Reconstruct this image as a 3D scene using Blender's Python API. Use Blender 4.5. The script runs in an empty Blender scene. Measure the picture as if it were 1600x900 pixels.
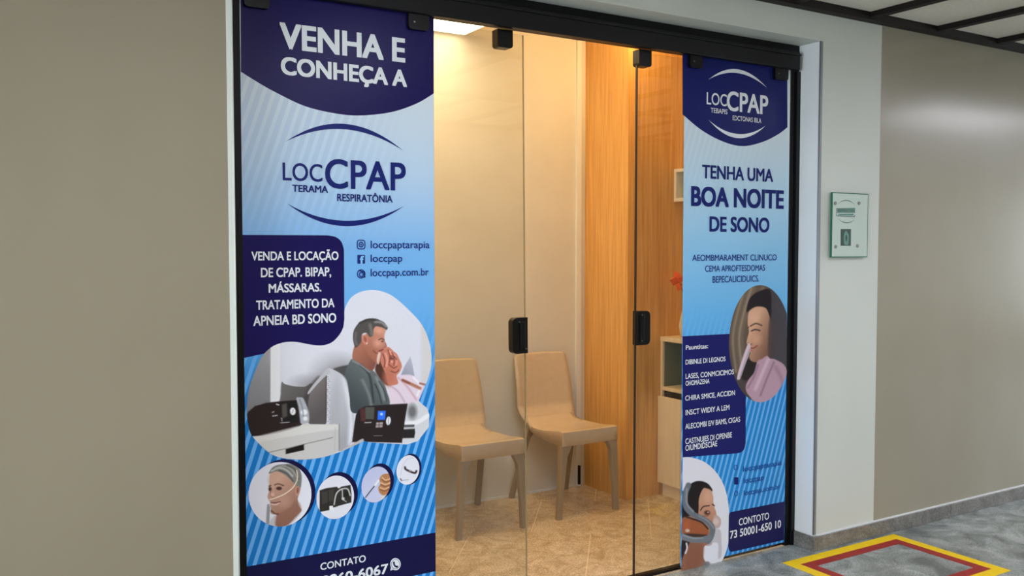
import bpy, bmesh, math, random
import numpy as np
from mathutils import Vector, Matrix
from mathutils.geometry import tessellate_polygon

random.seed(7)
C = bpy.context.scene.collection
SC = bpy.context.scene

# ------------------------------------------------------------------ camera
FOC, YAW, PITCH = 1400.0, math.radians(31.1), math.atan(61 / 1400.0)
CAM = np.array([0.0, -2.81, 1.4])
cd = bpy.data.cameras.new('camera')
cd.sensor_width = 36.0
cd.lens = 36.0 * FOC / 1600.0
cd.clip_start = 0.05
cam = bpy.data.objects.new('camera', cd)
cam.location = CAM
cam.rotation_euler = (math.pi / 2 - PITCH, 0, -YAW)
C.objects.link(cam)
SC.camera = cam

# ------------------------------------------------------------------ world and exposure
w = bpy.data.worlds.new('world')
SC.world = w
w.use_nodes = True
w.node_tree.nodes['Background'].inputs[0].default_value = (0.9, 0.95, 1.0, 1)
w.node_tree.nodes['Background'].inputs[1].default_value = 0.05
SC.view_settings.view_transform = 'Standard'
SC.view_settings.look = 'None'
SC.view_settings.gamma = 1.0
SC.view_settings.exposure = 0.0
SC.view_settings.use_curve_mapping = False

# ------------------------------------------------------------------ lamps of the place, and light added out of view
CORRIDOR_POWER = 9.0       # radiance of the recessed corridor luminaires
ADDED_DAYLIGHT = 9.0             # emission of the windows added out of view at both corridor ends
PANEL_POWER = 6.5          # hanging panel in the waiting room
COVE_POWER = 27.0          # warm strip along the ceiling of the waiting room
SPOT_POWER = 7.0


def area(name, loc, rot, sx, sy, power, col):
    l = bpy.data.lights.new(name, 'AREA')
    l.shape = 'RECTANGLE'
    l.size, l.size_y = sx, sy
    l.energy = power
    l.color = col
    o = bpy.data.objects.new(name, l)
    o.location = loc
    o.rotation_euler = rot
    C.objects.link(o)
    return o


area('cove_strip_lamp', (1.75, 0.50, 2.735), (math.radians(30), math.radians(-12), 0), 2.0, 0.25, COVE_POWER, (1.0, 0.56, 0.15))
area('downlight_lamp', (2.98, 0.88, 2.735), (math.radians(10), math.radians(4), 0), 0.12, 0.12, SPOT_POWER, (1.0, 0.62, 0.25))

# ------------------------------------------------------------------ measuring helpers (photo pixel -> point on a plane)
_f = np.array([math.sin(YAW) * math.cos(PITCH), math.cos(YAW) * math.cos(PITCH), -math.sin(PITCH)])
_r = np.array([math.cos(YAW), -math.sin(YAW), 0.0])
_u = np.cross(_r, _f)


def at_y(u, v, y):
    d = FOC * _f + (u - 800) * _r - (v - 450) * _u
    t = (y - CAM[1]) / d[1]
    return CAM + t * d


# ------------------------------------------------------------------ colour + materials
def lin(c):
    c = np.asarray(c, float) / 255.0
    return np.where(c <= 0.04045, c / 12.92, ((c + 0.055) / 1.055) ** 2.4)


def rgb(*c):
    a = lin(c)
    return (float(a[0]), float(a[1]), float(a[2]), 1.0)


PRINT_GAIN = 1.36


def ink(*c):
    a = np.clip(lin(c) * PRINT_GAIN, 0, 0.93)
    return (float(a[0]), float(a[1]), float(a[2]), 1.0)


def mat(name, col, rough=0.5, metal=0.0, spec=0.5, emit=None, estr=0.0):
    m = bpy.data.materials.new(name)
    m.use_nodes = True
    b = m.node_tree.nodes['Principled BSDF']
    b.inputs['Base Color'].default_value = col
    b.inputs['Roughness'].default_value = rough
    b.inputs['Metallic'].default_value = metal
    b.inputs['Specular IOR Level'].default_value = spec
    if emit:
        b.inputs['Emission Color'].default_value = emit
        b.inputs['Emission Strength'].default_value = estr
    return m


def nodes(m):
    return m.node_tree.nodes, m.node_tree.links, m.node_tree.nodes['Principled BSDF']


def noisy(m, scale, stretch, c0, c1, p0=0.35, p1=0.65, detail=6, bump=0.0, rough_var=0.0, distortion=0.0):
    """mottle the base colour of m between c0 and c1 with object-space noise"""
    N, L, b = nodes(m)
    tc = N.new('ShaderNodeTexCoord')
    mp = N.new('ShaderNodeMapping')
    mp.inputs['Scale'].default_value = stretch
    nz = N.new('ShaderNodeTexNoise')
    nz.inputs['Scale'].default_value = scale
    nz.inputs['Detail'].default_value = detail
    nz.inputs['Roughness'].default_value = 0.6
    nz.inputs['Distortion'].default_value = distortion
    rp = N.new('ShaderNodeValToRGB')
    rp.color_ramp.elements[0].position = p0
    rp.color_ramp.elements[1].position = p1
    rp.color_ramp.elements[0].color = c0
    rp.color_ramp.elements[1].color = c1
    L.new(tc.outputs['Object'], mp.inputs['Vector'])
    L.new(mp.outputs['Vector'], nz.inputs['Vector'])
    L.new(nz.outputs['Fac'], rp.inputs['Fac'])
    L.new(rp.outputs['Color'], b.inputs['Base Color'])
    if bump:
        bp = N.new('ShaderNodeBump')
        bp.inputs['Strength'].default_value = bump
        bp.inputs['Distance'].default_value = 0.002
        L.new(nz.outputs['Fac'], bp.inputs['Height'])
        L.new(bp.outputs['Normal'], b.inputs['Normal'])
    return rp


def speckle(m, scale, lo, hi, amount):
    """fine grain multiplied over whatever drives the base colour"""
    N, L, b = nodes(m)
    src = b.inputs['Base Color'].links[0].from_socket
    tc = N.new('ShaderNodeTexCoord')
    nz = N.new('ShaderNodeTexNoise')
    nz.inputs['Scale'].default_value = scale
    nz.inputs['Detail'].default_value = 3
    rp = N.new('ShaderNodeValToRGB')
    rp.color_ramp.elements[0].position = 0.38
    rp.color_ramp.elements[1].position = 0.62
    rp.color_ramp.elements[0].color = (lo, lo, lo, 1)
    rp.color_ramp.elements[1].color = (hi, hi, hi, 1)
    mx = N.new('ShaderNodeMix')
    mx.data_type = 'RGBA'
    mx.blend_type = 'MULTIPLY'
    mx.inputs['Factor'].default_value = amount
    L.new(tc.outputs['Object'], nz.inputs['Vector'])
    L.new(nz.outputs['Fac'], rp.inputs['Fac'])
    L.new(src, mx.inputs[6])
    L.new(rp.outputs['Color'], mx.inputs[7])
    L.new(mx.outputs[2], b.inputs['Base Color'])


M = {}
M['wall_beige'] = mat('beige_satin_paint', rgb(188, 181, 160), 0.55, spec=0.4)
noisy(M['wall_beige'], 1.2, (1, 1, 0.6), rgb(141, 130, 108), rgb(149, 138, 116), 0.3, 0.7, 3)
M['wall_satin'] = mat('beige_gloss_paint', rgb(172, 166, 148), 0.2, spec=0.6)
noisy(M['wall_satin'], 1.2, (1, 1, 0.6), rgb(160, 153, 134), rgb(168, 162, 144), 0.3, 0.7, 3)
M['wall_white'] = mat('off_white_paint', rgb(214, 216, 205), 0.5)
noisy(M['wall_white'], 1.5, (1, 1, 0.6), rgb(213, 217, 208), rgb(219, 223, 214), 0.3, 0.7, 3)
M['room_white'] = mat('waiting_room_paint', rgb(222, 214, 196), 0.55)
noisy(M['room_white'], 2.0, (1, 1, 1), rgb(219, 217, 210), rgb(229, 227, 221), 0.3, 0.7, 4)
M['ceiling_tile'] = mat('ceiling_tile', rgb(205, 200, 188), 0.8)
noisy(M['ceiling_tile'], 60, (1, 1, 1), rgb(226, 220, 206), rgb(236, 230, 217))
M['dark_beam'] = mat('dark_brown_beam', rgb(24, 15, 11), 0.6, spec=0.25)
M['granite'] = mat('grey_granite', rgb(120, 124, 120), 0.22)
noisy(M['granite'], 5.0, (1, 1, 1), rgb(96, 102, 100), rgb(174, 181, 177), 0.33, 0.68, 9, distortion=1.6)
speckle(M['granite'], 140, 0.72, 1.22, 1.0)
M['granite_dark'] = mat('granite_skirting', rgb(104, 102, 98), 0.35)
noisy(M['granite_dark'], 9.0, (1, 1, 1), rgb(106, 104, 100), rgb(142, 139, 133), 0.33, 0.68, 9, distortion=1.2)
speckle(M['granite_dark'], 150, 0.7, 1.2, 1.0)
M['floor_tile'] = mat('beige_stone_tile', rgb(180, 160, 130), 0.25)
noisy(M['floor_tile'], 9.0, (1, 1, 1), rgb(186, 164, 130), rgb(230, 212, 182), 0.32, 0.7, 9, distortion=1.5)
speckle(M['floor_tile'], 120, 0.75, 1.2, 1.0)
M['grout'] = mat('pale_grout', rgb(226, 208, 178), 0.8)
M['black'] = mat('black_powder_coat', rgb(7, 7, 9), 0.45, spec=0.2)
M['black_plastic'] = mat('black_plastic', rgb(8, 8, 10), 0.3, spec=0.35)
M['black_track'] = mat('black_track_cover', rgb(17, 17, 20), 0.4, spec=0.3)
M['screw'] = mat('steel_screw', rgb(150, 150, 150), 0.3, 1.0)
M['alu'] = mat('aluminium_angle', rgb(150, 154, 158), 0.38, 0.35)
M['wood'] = mat('honey_oak_veneer', rgb(190, 130, 60), 0.38)
noisy(M['wood'], 7.0, (9, 9, 0.35), rgb(212, 154, 84), rgb(242, 192, 118), 0.3, 0.7, 6, bump=0.05)
M['wood_light'] = mat('pale_maple_board', rgb(214, 186, 146), 0.42)
noisy(M['wood_light'], 8.0, (4, 4, 0.6), rgb(234, 214, 182), rgb(242, 226, 198), 0.3, 0.7, 4)
M['niche_grey'] = mat('grey_green_laminate', rgb(120, 124, 112), 0.5)
M['dark_gap'] = mat('dark_finger_groove', rgb(48, 34, 24), 0.6)
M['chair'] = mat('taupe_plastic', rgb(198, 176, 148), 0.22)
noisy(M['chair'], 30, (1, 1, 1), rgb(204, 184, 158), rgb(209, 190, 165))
M['chair_leg_shaded'] = mat('taupe_plastic_leg_shaded', rgb(156, 140, 118), 0.3)  # same plastic as the seat; shade on the legs put into the colour
M['yellow'] = mat('yellow_floor_paint', rgb(240, 205, 30), 0.5, spec=0.25)
noisy(M['yellow'], 25, (1, 1, 1), rgb(250, 206, 6), rgb(255, 218, 16))
M['red'] = mat('red_floor_paint', rgb(158, 44, 40), 0.5, spec=0.25)
noisy(M['red'], 25, (1, 1, 1), rgb(150, 32, 30), rgb(172, 44, 38))
M['orange'] = mat('orange_petal', rgb(240, 110, 60), 0.5)
M['stem'] = mat('green_stem', rgb(70, 96, 50), 0.6)
M['vase'] = mat('white_vase', rgb(225, 220, 210), 0.25)
M['panel_light'] = mat('led_diffuser', (1, 1, 1, 1), 0.5, emit=(1.0, 0.77, 0.46, 1), estr=PANEL_POWER)
M['corridor_light'] = mat('corridor_diffuser', (1, 1, 1, 1), 0.5, emit=(0.97, 0.975, 1.08, 1), estr=CORRIDOR_POWER)
M['daylight'] = mat('added_daylight_pane', (1, 1, 1, 1), 0.5, emit=(0.84, 0.97, 1.10, 1), estr=ADDED_DAYLIGHT)  # glow of the end windows added out of view
M['white_metal'] = mat('white_metal', rgb(236, 238, 238), 0.4)
M['sign_edge'] = mat('green_glass_edge', rgb(30, 110, 84), 0.15)
M['sign_face'] = mat('frosted_sign_face', rgb(205, 222, 212), 0.18)
M['sign_ink'] = mat('teal_sign_ink', rgb(86, 140, 124), 0.4)
M['sign_dark'] = mat('dark_green_sign_ink', rgb(32, 66, 52), 0.4)
M['sign_line'] = mat('grey_green_sign_ink', rgb(72, 104, 94), 0.4)


def glass_mat(name, tint, ior=1.45):
    m = bpy.data.materials.new(name)
    m.use_nodes = True
    N, L = m.node_tree.nodes, m.node_tree.links
    N.clear()
    out = N.new('ShaderNodeOutputMaterial')
    mx = N.new('ShaderNodeMixShader')
    tr = N.new('ShaderNodeBsdfTransparent')
    gl = N.new('ShaderNodeBsdfGlossy')
    fr = N.new('ShaderNodeFresnel')
    tr.inputs['Color'].default_value = tint
    gl.inputs['Roughness'].default_value = 0.0
    ge = N.new('ShaderNodeNewGeometry')                    # same reflectance on both faces of the thin pane
    mr = N.new('ShaderNodeMapRange')
    mr.inputs[3].default_value, mr.inputs[4].default_value = ior, 1.0 / ior
    L.new(ge.outputs['Backfacing'], mr.inputs[0])
    L.new(mr.outputs[0], fr.inputs['IOR'])
    L.new(fr.outputs[0], mx.inputs[0])
    L.new(tr.outputs[0], mx.inputs[1])
    L.new(gl.outputs[0], mx.inputs[2])
    L.new(mx.outputs[0], out.inputs['Surface'])
    return m


M['glass'] = glass_mat('clear_door_glass', (0.965, 0.975, 0.965, 1))
M['glass_edge'] = mat('polished_glass_edge', rgb(150, 134, 100), 0.15)
M['edge_seal'] = mat('black_edge_seal', rgb(30, 20, 16), 0.4)


# ------------------------------------------------------------------ mesh helpers
def link(name, me, m=None, parent=None, loc=None):
    o = bpy.data.objects.new(name, me)
    C.objects.link(o)
    if m is not None and not me.materials:
        me.materials.append(m)
    if parent is not None:
        o.parent = parent
    if loc is not None:
        o.location = loc
    return o


def bm_obj(name, bm, m, parent=None, smooth=False):
    me = bpy.data.meshes.new(name)
    bmesh.ops.recalc_face_normals(bm, faces=bm.faces)
    bm.to_mesh(me)
    bm.free()
    if smooth:
        for p in me.polygons:
            p.use_smooth = True
    return link(name, me, m, parent)


def add_box(bm, x0, x1, y0, y1, z0, z1, bevel=0.0):
    vs = [bm.verts.new((x, y, z)) for x in (x0, x1) for y in (y0, y1) for z in (z0, z1)]
    fs = [bm.faces.new([vs[i] for i in q]) for q in ((0, 1, 3, 2), (4, 6, 7, 5), (0, 4, 5, 1), (2, 3, 7, 6), (0, 2, 6, 4), (1, 5, 7, 3))]
    if bevel:
        es = list({e for f in fs for e in f.edges})
        bmesh.ops.bevel(bm, geom=es, offset=bevel, segments=2, affect='EDGES', profile=0.5)


def box(name, x0, x1, y0, y1, z0, z1, m, parent=None, bevel=0.0):
    bm = bmesh.new()
    add_box(bm, x0, x1, y0, y1, z0, z1, bevel)
    return bm_obj(name, bm, m, parent)


def add_prism(bm, pts, y0, y1):
    """outline pts (x, z) extruded along y"""
    a = [bm.verts.new((p[0], y0, p[1])) for p in pts]
    b = [bm.verts.new((p[0], y1, p[1])) for p in pts]
    n = len(pts)
    bm.faces.new(a)
    bm.faces.new(b[::-1])
    for i in range(n):
        bm.faces.new([a[i], b[i], b[(i + 1) % n], a[(i + 1) % n]])


def add_tube(bm, p, q, r0, r1=None, n=10):
    r1 = r0 if r1 is None else r1
    p, q = Vector(p), Vector(q)
    d = (q - p).normalized()
    a = d.orthogonal().normalized()
    b = d.cross(a)
    A = [bm.verts.new(p + r0 * (math.cos(t) * a + math.sin(t) * b)) for t in [2 * math.pi * i / n for i in range(n)]]
    B = [bm.verts.new(q + r1 * (math.cos(t) * a + math.sin(t) * b)) for t in [2 * math.pi * i / n for i in range(n)]]
    bm.faces.new(A[::-1])
    bm.faces.new(B)
    for i in range(n):
        bm.faces.new([A[i], A[(i + 1) % n], B[(i + 1) % n], B[i]])


def rounded(x0, x1, z0, z1, r, corners='abcd', n=5):
    """rounded rectangle outline; corners a=bottom left b=bottom right c=top right d=top left"""
    pts = []
    for key, cx, cz, a0 in (('a', x0 + r, z0 + r, 180), ('b', x1 - r, z0 + r, 270), ('c', x1 - r, z1 - r, 0), ('d', x0 + r, z1 - r, 90)):
        if key in corners:
            for i in range(n + 1):
                a = math.radians(a0 + 90 * i / n)
                pts.append((cx + r * math.cos(a), cz + r * math.sin(a)))
        else:
            pts.append({'a': (x0, z0), 'b': (x1, z0), 'c': (x1, z1), 'd': (x0, z1)}[key])
    return pts


def empty(name, loc=(0, 0, 0)):
    o = bpy.data.objects.new(name, None)
    o.empty_display_size = 0.1
    o.location = loc
    C.objects.link(o)
    return o


def tag(o, label=None, cat=None, group=None, kind=None):
    if label:
        o['label'] = label
    if cat:
        o['category'] = cat
    if group:
        o['group'] = group
    if kind:
        o['kind'] = kind
    return o


def structure(o, label=None, cat=None):
    return tag(o, label, cat, kind='structure')


# ------------------------------------------------------------------ shell: corridor
WY = -0.02            # face of the corridor wall
GY = 0.10             # front face of the fixed glass
CZ = 2.50             # corridor ceiling
XL, XR, YB = -3.2, 12.6, -3.9
JL, JR, LZ = 0.69, 3.315, 2.34      # opening

o = box('wall_left', XL, JL, WY, 0.16, 0, CZ + 0.02, M['wall_beige'])
structure(o, 'plain beige painted corridor wall left of the shop door', 'wall')

wf = empty('wall_front', (JL, WY, 0))
structure(wf, 'off-white lintel and pier framing the glass door', 'wall')
wf.location = (0, 0, 0)
box('lintel', JL, JR, WY, 0.16, LZ, CZ + 0.02, M['wall_white'], wf)
box('jamb_lining', JR - 0.003, JR - 0.0003, WY + 0.0045, 0.0975, 0.07, LZ - 0.001, M['white_metal'], wf)
box('pier', JR, 3.745, WY, 0.16, 0, CZ + 0.02, M['wall_white'], wf)
o = box('wall_right', 3.745, XR, WY - 0.001, 0.16, 0, CZ + 0.02, M['wall_satin'])
structure(o, 'long satin beige corridor wall right of the off-white pier', 'wall')
o = box('wall_back', XL, XR, YB - 0.1, YB, 0, CZ + 0.02, M['wall_beige'])
structure(o, 'beige wall on the opposite side of the corridor', 'wall')
for nm, x in (('wall_far', XR), ('wall_near', XL - 0.1)):
    o = box(nm, x, x + 0.1, YB, 0.16, 0, CZ + 0.02, M['wall_beige'])
    structure(o, 'end wall of the corridor behind the added glowing window' if x < 0 else 'far end wall of the corridor', 'wall')

o = box('floor', XL, XR, YB, GY, -0.06, 0, M['granite'])
structure(o, 'polished grey granite corridor floor', 'floor')

# added, unseen: glowing window at the near end, brightens the right jamb
wn = empty('window_3')
structure(wn, 'added glowing frosted window out of view, brightening the door jamb', 'window')
for ya, yb in ((-3.5, -2.1), (-2.04, -0.64)):
    box('pane', XL + 0.012, XL + 0.02, ya, yb, 0.5, 2.2, M['daylight'], wn)
for ya, yb in ((-3.56, -3.5), (-2.1, -2.04), (-0.64, -0.58)):
    box('mullion', XL, XL + 0.05, ya, yb, 0.44, 2.26, M['white_metal'], wn)
for za, zb in ((0.44, 0.5), (2.2, 2.26)):
    box('rail', XL, XL + 0.05, -3.5, -0.64, za, zb, M['white_metal'], wn)

wn = empty('window_4')  # added, unseen: glowing far-end window that brightens the right wall
structure(wn, 'added glowing frosted window out of view, brightening the right wall', 'window')
for ya, yb in ((-3.5, -2.1), (-2.04, -0.64)):
    box('pane', XR - 0.02, XR - 0.012, ya, yb, 0.5, 2.2, M['daylight'], wn)
for ya, yb in ((-3.56, -3.5), (-2.1, -2.04), (-0.64, -0.58)):
    box('mullion', XR - 0.05, XR, ya, yb, 0.44, 2.26, M['white_metal'], wn)
for za, zb in ((0.44, 0.5), (2.2, 2.26)):
    box('rail', XR - 0.05, XR, -3.5, -0.64, za, zb, M['white_metal'], wn)

# granite skirting
bs = empty('baseboard_right')
structure(bs, 'dark granite skirting along the corridor wall right of the door', 'skirting')
xs = [JR - 0.012, 4.35, 5.55, 6.75, 7.95, 9.15, 10.35, 11.55, XR - 0.01]
for a, b in zip(xs[:-1], xs[1:]):
    box('skirting_piece', a, b - 0.0015, WY - 0.016, WY, 0, 0.068, M['granite_dark'], bs, 0.002)
box('skirting_piece', JR - 0.012, JR, WY, 0.085, 0, 0.068, M['granite_dark'], bs, 0.002)
bl = empty('baseboard_left')
structure(bl, 'dark granite skirting along the corridor wall left of the door', 'skirting')
xs = [XL + 0.01, -1.9, -0.6, JL]
for a, b in zip(xs[:-1], xs[1:]):
    box('skirting_piece', a, b - 0.0015, WY - 0.016, WY, 0, 0.068, M['granite_dark'], bl, 0.002)
# a fine pale bead over the skirting
box('bead', JR + 0.02, XR - 0.02, WY - 0.006, WY - 0.0012, 0.068, 0.075, M['white_metal'], bs)

# metal corner angles of the opening
for i, (x, s) in enumerate(((JR, 1), (JL, -1))):
    t = empty('trim_%d' % (i + 1))
    structure(t, ('brushed metal corner angle up the right edge of the door opening', 'pale metal corner angle up the left edge of the door opening')[i], 'trim')
    x0, x1 = sorted((x, x + s * (0.014 if i == 0 else 0.016)))
    box('front_flange', x0, x1, WY - 0.0025, WY - 0.0003, 0.076, LZ + (0.0 if i == 0 else -0.001), M['alu'] if i == 0 else M['wall_white'], t)
    x0, x1 = sorted((x - s * 0.0025, x - s * 0.0002))
    box('inner_flange', x0, x1, WY - 0.0025, WY + 0.004, 0.076, LZ - 0.002, M['alu'] if i == 0 else M['wall_white'], t)
    bm = bmesh.new()
    add_tube(bm, (x - s * 0.001, WY - 0.001, 0.076), (x - s * 0.001, WY - 0.001, LZ), 0.003)
    bm_obj('nosing', bm, M['alu'] if i == 0 else M['wall_white'], t, True)
t = box('trim_3', JL, JR, WY - 0.003, WY - 0.0003, LZ, LZ + 0.012, M['wall_white'])
structure(t, 'thin off-white bead along the lower edge of the lintel', 'trim')

# ceiling of pale tiles between dark beams
ce = empty('ceiling')
structure(ce, 'pale ceiling tiles between dark brown beams', 'ceiling')
PITCHX = 0.51
bx = [3.62 + PITCHX * k for k in range(-13, 18)]
by = [WY - 0.02, -1.30, -2.60, YB + 0.02]
LIT_BAYS = {-8: 'b', -6: 'ab', -4: 'ab', -1: 'c', 1: 'b', 3: 'a', 5: 'c', 6: 'c', 7: 'c', 9: 'ab', 11: 'ab', 13: 'ab', 15: 'ab'}
SPAN = {'a': (-2.55, -1.35), 'b': (-3.80, -2.65), 'c': (-1.98, -1.35)}
tile_bm = bmesh.new()
add_box(tile_bm, 0.018, PITCHX - 0.018, 0.018, 1.27, 0, 0.02)
tile_me = bpy.data.meshes.new('tile')
bmesh.ops.recalc_face_normals(tile_bm, faces=tile_bm.faces)
tile_bm.to_mesh(tile_me)
tile_bm.free()
tile_me.materials.append(M['ceiling_tile'])
LIT_X = {round(3.62 + k * PITCHX, 3): rows for k, rows in LIT_BAYS.items()}
for x in bx[:-1]:
    for j in range(3):
        rows = LIT_X.get(round(x, 3), '')
        if (j == 1 and ('a' in rows or 'c' in rows)) or (j == 2 and 'b' in rows):
            continue
        o = link('tile', tile_me, None, ce)
        o.location = (x, by[j + 1], CZ)
for x in bx:
    box('beam', x - 0.021, x + 0.021, YB, WY, CZ - 0.026, CZ + 0.03, M['dark_beam'], ce)
for y in (-1.30, -2.60):
    box('cross_beam', XL, XR, y - 0.021, y + 0.021, CZ - 0.024, CZ + 0.03, M['dark_beam'], ce)
for y0, y1 in ((WY - 0.045, WY), (YB, YB + 0.045)):
    box('edge_beam', XL, XR, y0, y1, CZ - 0.036, CZ + 0.03, M['dark_beam'], ce)
box('slab', XL, XR, YB, WY, CZ + 0.17, CZ + 0.2, M['dark_beam'], ce)
# luminaires fixed in the ceiling, part of it
for k in LIT_BAYS:
    x0, x1 = 3.62 + k * PITCHX + 0.035, 3.62 + (k + 1) * PITCHX - 0.035
    dp = -0.034 if 5 <= k <= 7 else 0.03
    for ya, yb in [SPAN[r] for r in LIT_BAYS[k]]:
        for q, (a0, a1, b0, b1) in enumerate(((x0 - 0.012, x0, ya - 0.012, yb + 0.012), (x1, x1 + 0.012, ya - 0.012, yb + 0.012), (x0, x1, ya - 0.012, ya), (x0, x1, yb, yb + 0.012))):
            box('luminaire_side', a0, a1, b0, b1, min(CZ - 0.004, CZ + dp), CZ + dp + 0.012, M['white_metal'], ce)
        box('luminaire_diffuser', x0, x1, ya, yb, CZ + dp, CZ + dp + 0.01, M['corridor_light'], ce)

# ------------------------------------------------------------------ shell: waiting room
RX0, RX1, RY, RZ = 0.30, 3.72, 1.49, 2.75
WX, WYF = 3.095, 1.10           # oak-clad block in the back right corner
o = box('wall_back.001', RX0, WX, RY, RY + 0.08, 0, RZ, M['room_white'])
structure(o, 'cream wall behind the two chairs', 'wall')
o = box('wall_side', RX0 - 0.08, RX0, 0.16, RY + 0.08, 0, RZ, M['room_white'])
structure(o, 'cream side wall of the waiting room', 'wall')
o = box('wall_side.001', RX1, RX1 + 0.08, 0.16, RY + 0.08, 0, RZ, M['wood'])
structure(o, 'oak-clad side wall behind the cabinet', 'wall')
o = box('wall_inner', RX0, RX1, 0.16, 0.20, LZ, RZ, M['room_white'])
structure(o, 'wall above the door inside the waiting room', 'wall')
for x0, x1 in ((RX0, 0.72), (JR, RX1)):
    o = box('wall_inner', x0, x1, 0.161, 0.20, 0, LZ, M['room_white'])
    structure(o, 'wall beside the door inside the waiting room', 'wall')
o = box('ceiling.001', RX0, RX1, 0.16, RY + 0.08, RZ, RZ + 0.05, M['room_white'])
structure(o, 'ceiling of the waiting room', 'ceiling')

wd = empty('wall_oak')
structure(wd, 'honey oak cladding around the corner of the waiting room', 'wall')
box('panel', WX, WX + 0.02, WYF + 0.0015, RY + 0.08, 0.0, RZ, M['wood'], wd)
box('panel', WX, WX + 0.038, WYF - 0.012, WYF, 0.0, RZ, M['wood'], wd)
box('panel', WX + 0.0395, 3.335, WYF - 0.010, WYF + 0.01, 0.0, RZ, M['wood'], wd)
box('panel', 3.3365, RX1, WYF - 0.010, WYF + 0.01, 0.0, RZ, M['wood'], wd)
t = box('trim_4', 3.027, 3.058, RY - 0.016, RY, 0.0, RZ, M['white_metal'])
structure(t, 'pale vertical strip in the corner beside the oak cladding', 'trim')
t = box('trim_5', RX0, 3.026, RY - 0.008, RY, 0.0, 0.012, M['white_metal'])
structure(t, 'thin pale bead at the foot of the cream wall', 'trim')
o = box('door_stop', 3.036, 3.05, RY - 0.030, RY - 0.016, 0.012, 0.125, M['black_plastic'], None, 0.003)
tag(o, 'small black upright fitting at the foot of the pale corner strip', 'door stop')

# floor tiles laid on the skew, each one its own piece
fl = empty('floor.001')
structure(fl, 'beige stone floor tiles of the waiting room', 'floor')
box('grout_bed', RX0, RX1, GY, RY, -0.05, -0.0012, M['grout'], fl)


def clip(poly, x0, x1, y0, y1):
    for ax, lim, sg in ((0, x0, 1), (0, x1, -1), (1, y0, 1), (1, y1, -1)):
        res = []
        for i in range(len(poly)):
            p, q = poly[i], poly[(i + 1) % len(poly)]
            ip, iq = sg * (p[ax] - lim) >= 0, sg * (q[ax] - lim) >= 0
            if ip:
                res.append(p)
            if ip != iq:
                t = (lim - p[ax]) / (q[ax] - p[ax])
                res.append((p[0] + t * (q[0] - p[0]), p[1] + t * (q[1] - p[1])))
        poly = res
        if not poly:
            return []
    return poly


DX, DY = 0.62, 0.785          # joint direction
TWI, TLE = 0.588, 0.588
for i in range(-6, 8):
    for j in range(-7, 5):
        nb = (1.286 if j % 2 == 0 else 0.992) + i * TWI
        n0, n1 = nb + 0.0018, nb + TWI - 0.0018
        s0, s1 = 2.15 + j * TLE + 0.0012, 2.15 + (j + 1) * TLE - 0.0012
        quad = [(n * DY + s * DX, -n * DX + s * DY) for n, s in ((n0, s0), (n1, s0), (n1, s1), (n0, s1))]
        q = clip(quad, RX0, RX1, GY, RY)
        if len(q) < 3:
            continue
        bm = bmesh.new()
        top = [bm.verts.new((a, b, 0)) for a, b in q]
        bot = [bm.verts.new((a, b, -0.01)) for a, b in q]
        bm.faces.new(top)
        for k in range(len(q)):
            bm.faces.new([top[k], bot[k], bot[(k + 1) % len(q)], top[(k + 1) % len(q)]])
        bm_obj('floor_tile', bm, M['floor_tile'], fl)

# ------------------------------------------------------------------ black frame of the shopfront
fr = empty('trim_6')
structure(fr, 'black metal frame and sliding track around the glass shopfront', 'frame')
box('head', JL, JR, 0.098, 0.16, 2.235, LZ, M['black'], fr)
bm = bmesh.new()
add_box(bm, JL + 0.03, JR - 0.03, 0.068, 0.098, 2.222, 2.302, 0.004)
bm_obj('track_cover', bm, M['black_track'], fr)
box('track_lip', JL + 0.03, JR - 0.03, 0.062, 0.068, 2.285, 2.293, M['black_track'], fr)
box('jamb', JL, 0.745, 0.094, 0.16, 0, 2.24, M['black'], fr)
box('jamb', 3.258, JR, 0.098, 0.16, 0, 2.24, M['black'], fr)
box('jamb_fin', 3.290, JR - 0.001, 0.088, 0.098, 0, 2.22, M['black_track'], fr)
box('jamb_fin', JL + 0.001, 0.712, 0.086, 0.094, 0, 2.22, M['black_track'], fr)
box('threshold', 0.745, 3.258, 0.118, 0.155, 0.0, 0.010, M['black'], fr)


def clamp(name, x0, x1, z0, z1, y0, y1, parent, screw=False):
    bm = bmesh.new()
    add_prism(bm, rounded(x0, x1, z0, z1, 0.012, 'ab'), y0, y1)
    o = bm_obj(name, bm, M['black_plastic'], parent)
    if screw:
        bm = bmesh.new()
        add_tube(bm, (x0 + 0.022, y0 - 0.001, z0 + 0.026), (x0 + 0.022, y0 + 0.002, z0 + 0.026), 0.0032)
        bm_obj('screw', bm, M['screw'], o)
    return o


# fixed glass leaves
for i, (x0, x1, cl) in enumerate(((0.745, 1.430, ((0.756, 0.837), (1.324, 1.402))), (2.607, 3.256, ((2.626, 2.696), (3.137, 3.222))))):
    wn = empty('window_%d' % (i + 1))
    structure(wn, ('fixed glass leaf behind the wide blue poster', 'fixed glass leaf behind the narrow blue poster')[i], 'glass panel')
    box('pane', x0, x1, GY, GY + 0.008, 0.012, 2.225, M['glass'], wn)
    for k, (a, b) in enumerate(cl):
        clamp('clamp', a, b, 2.168 if i == 0 else 2.170, 2.236, GY - 0.019, GY + 0.016, wn, True)

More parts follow.
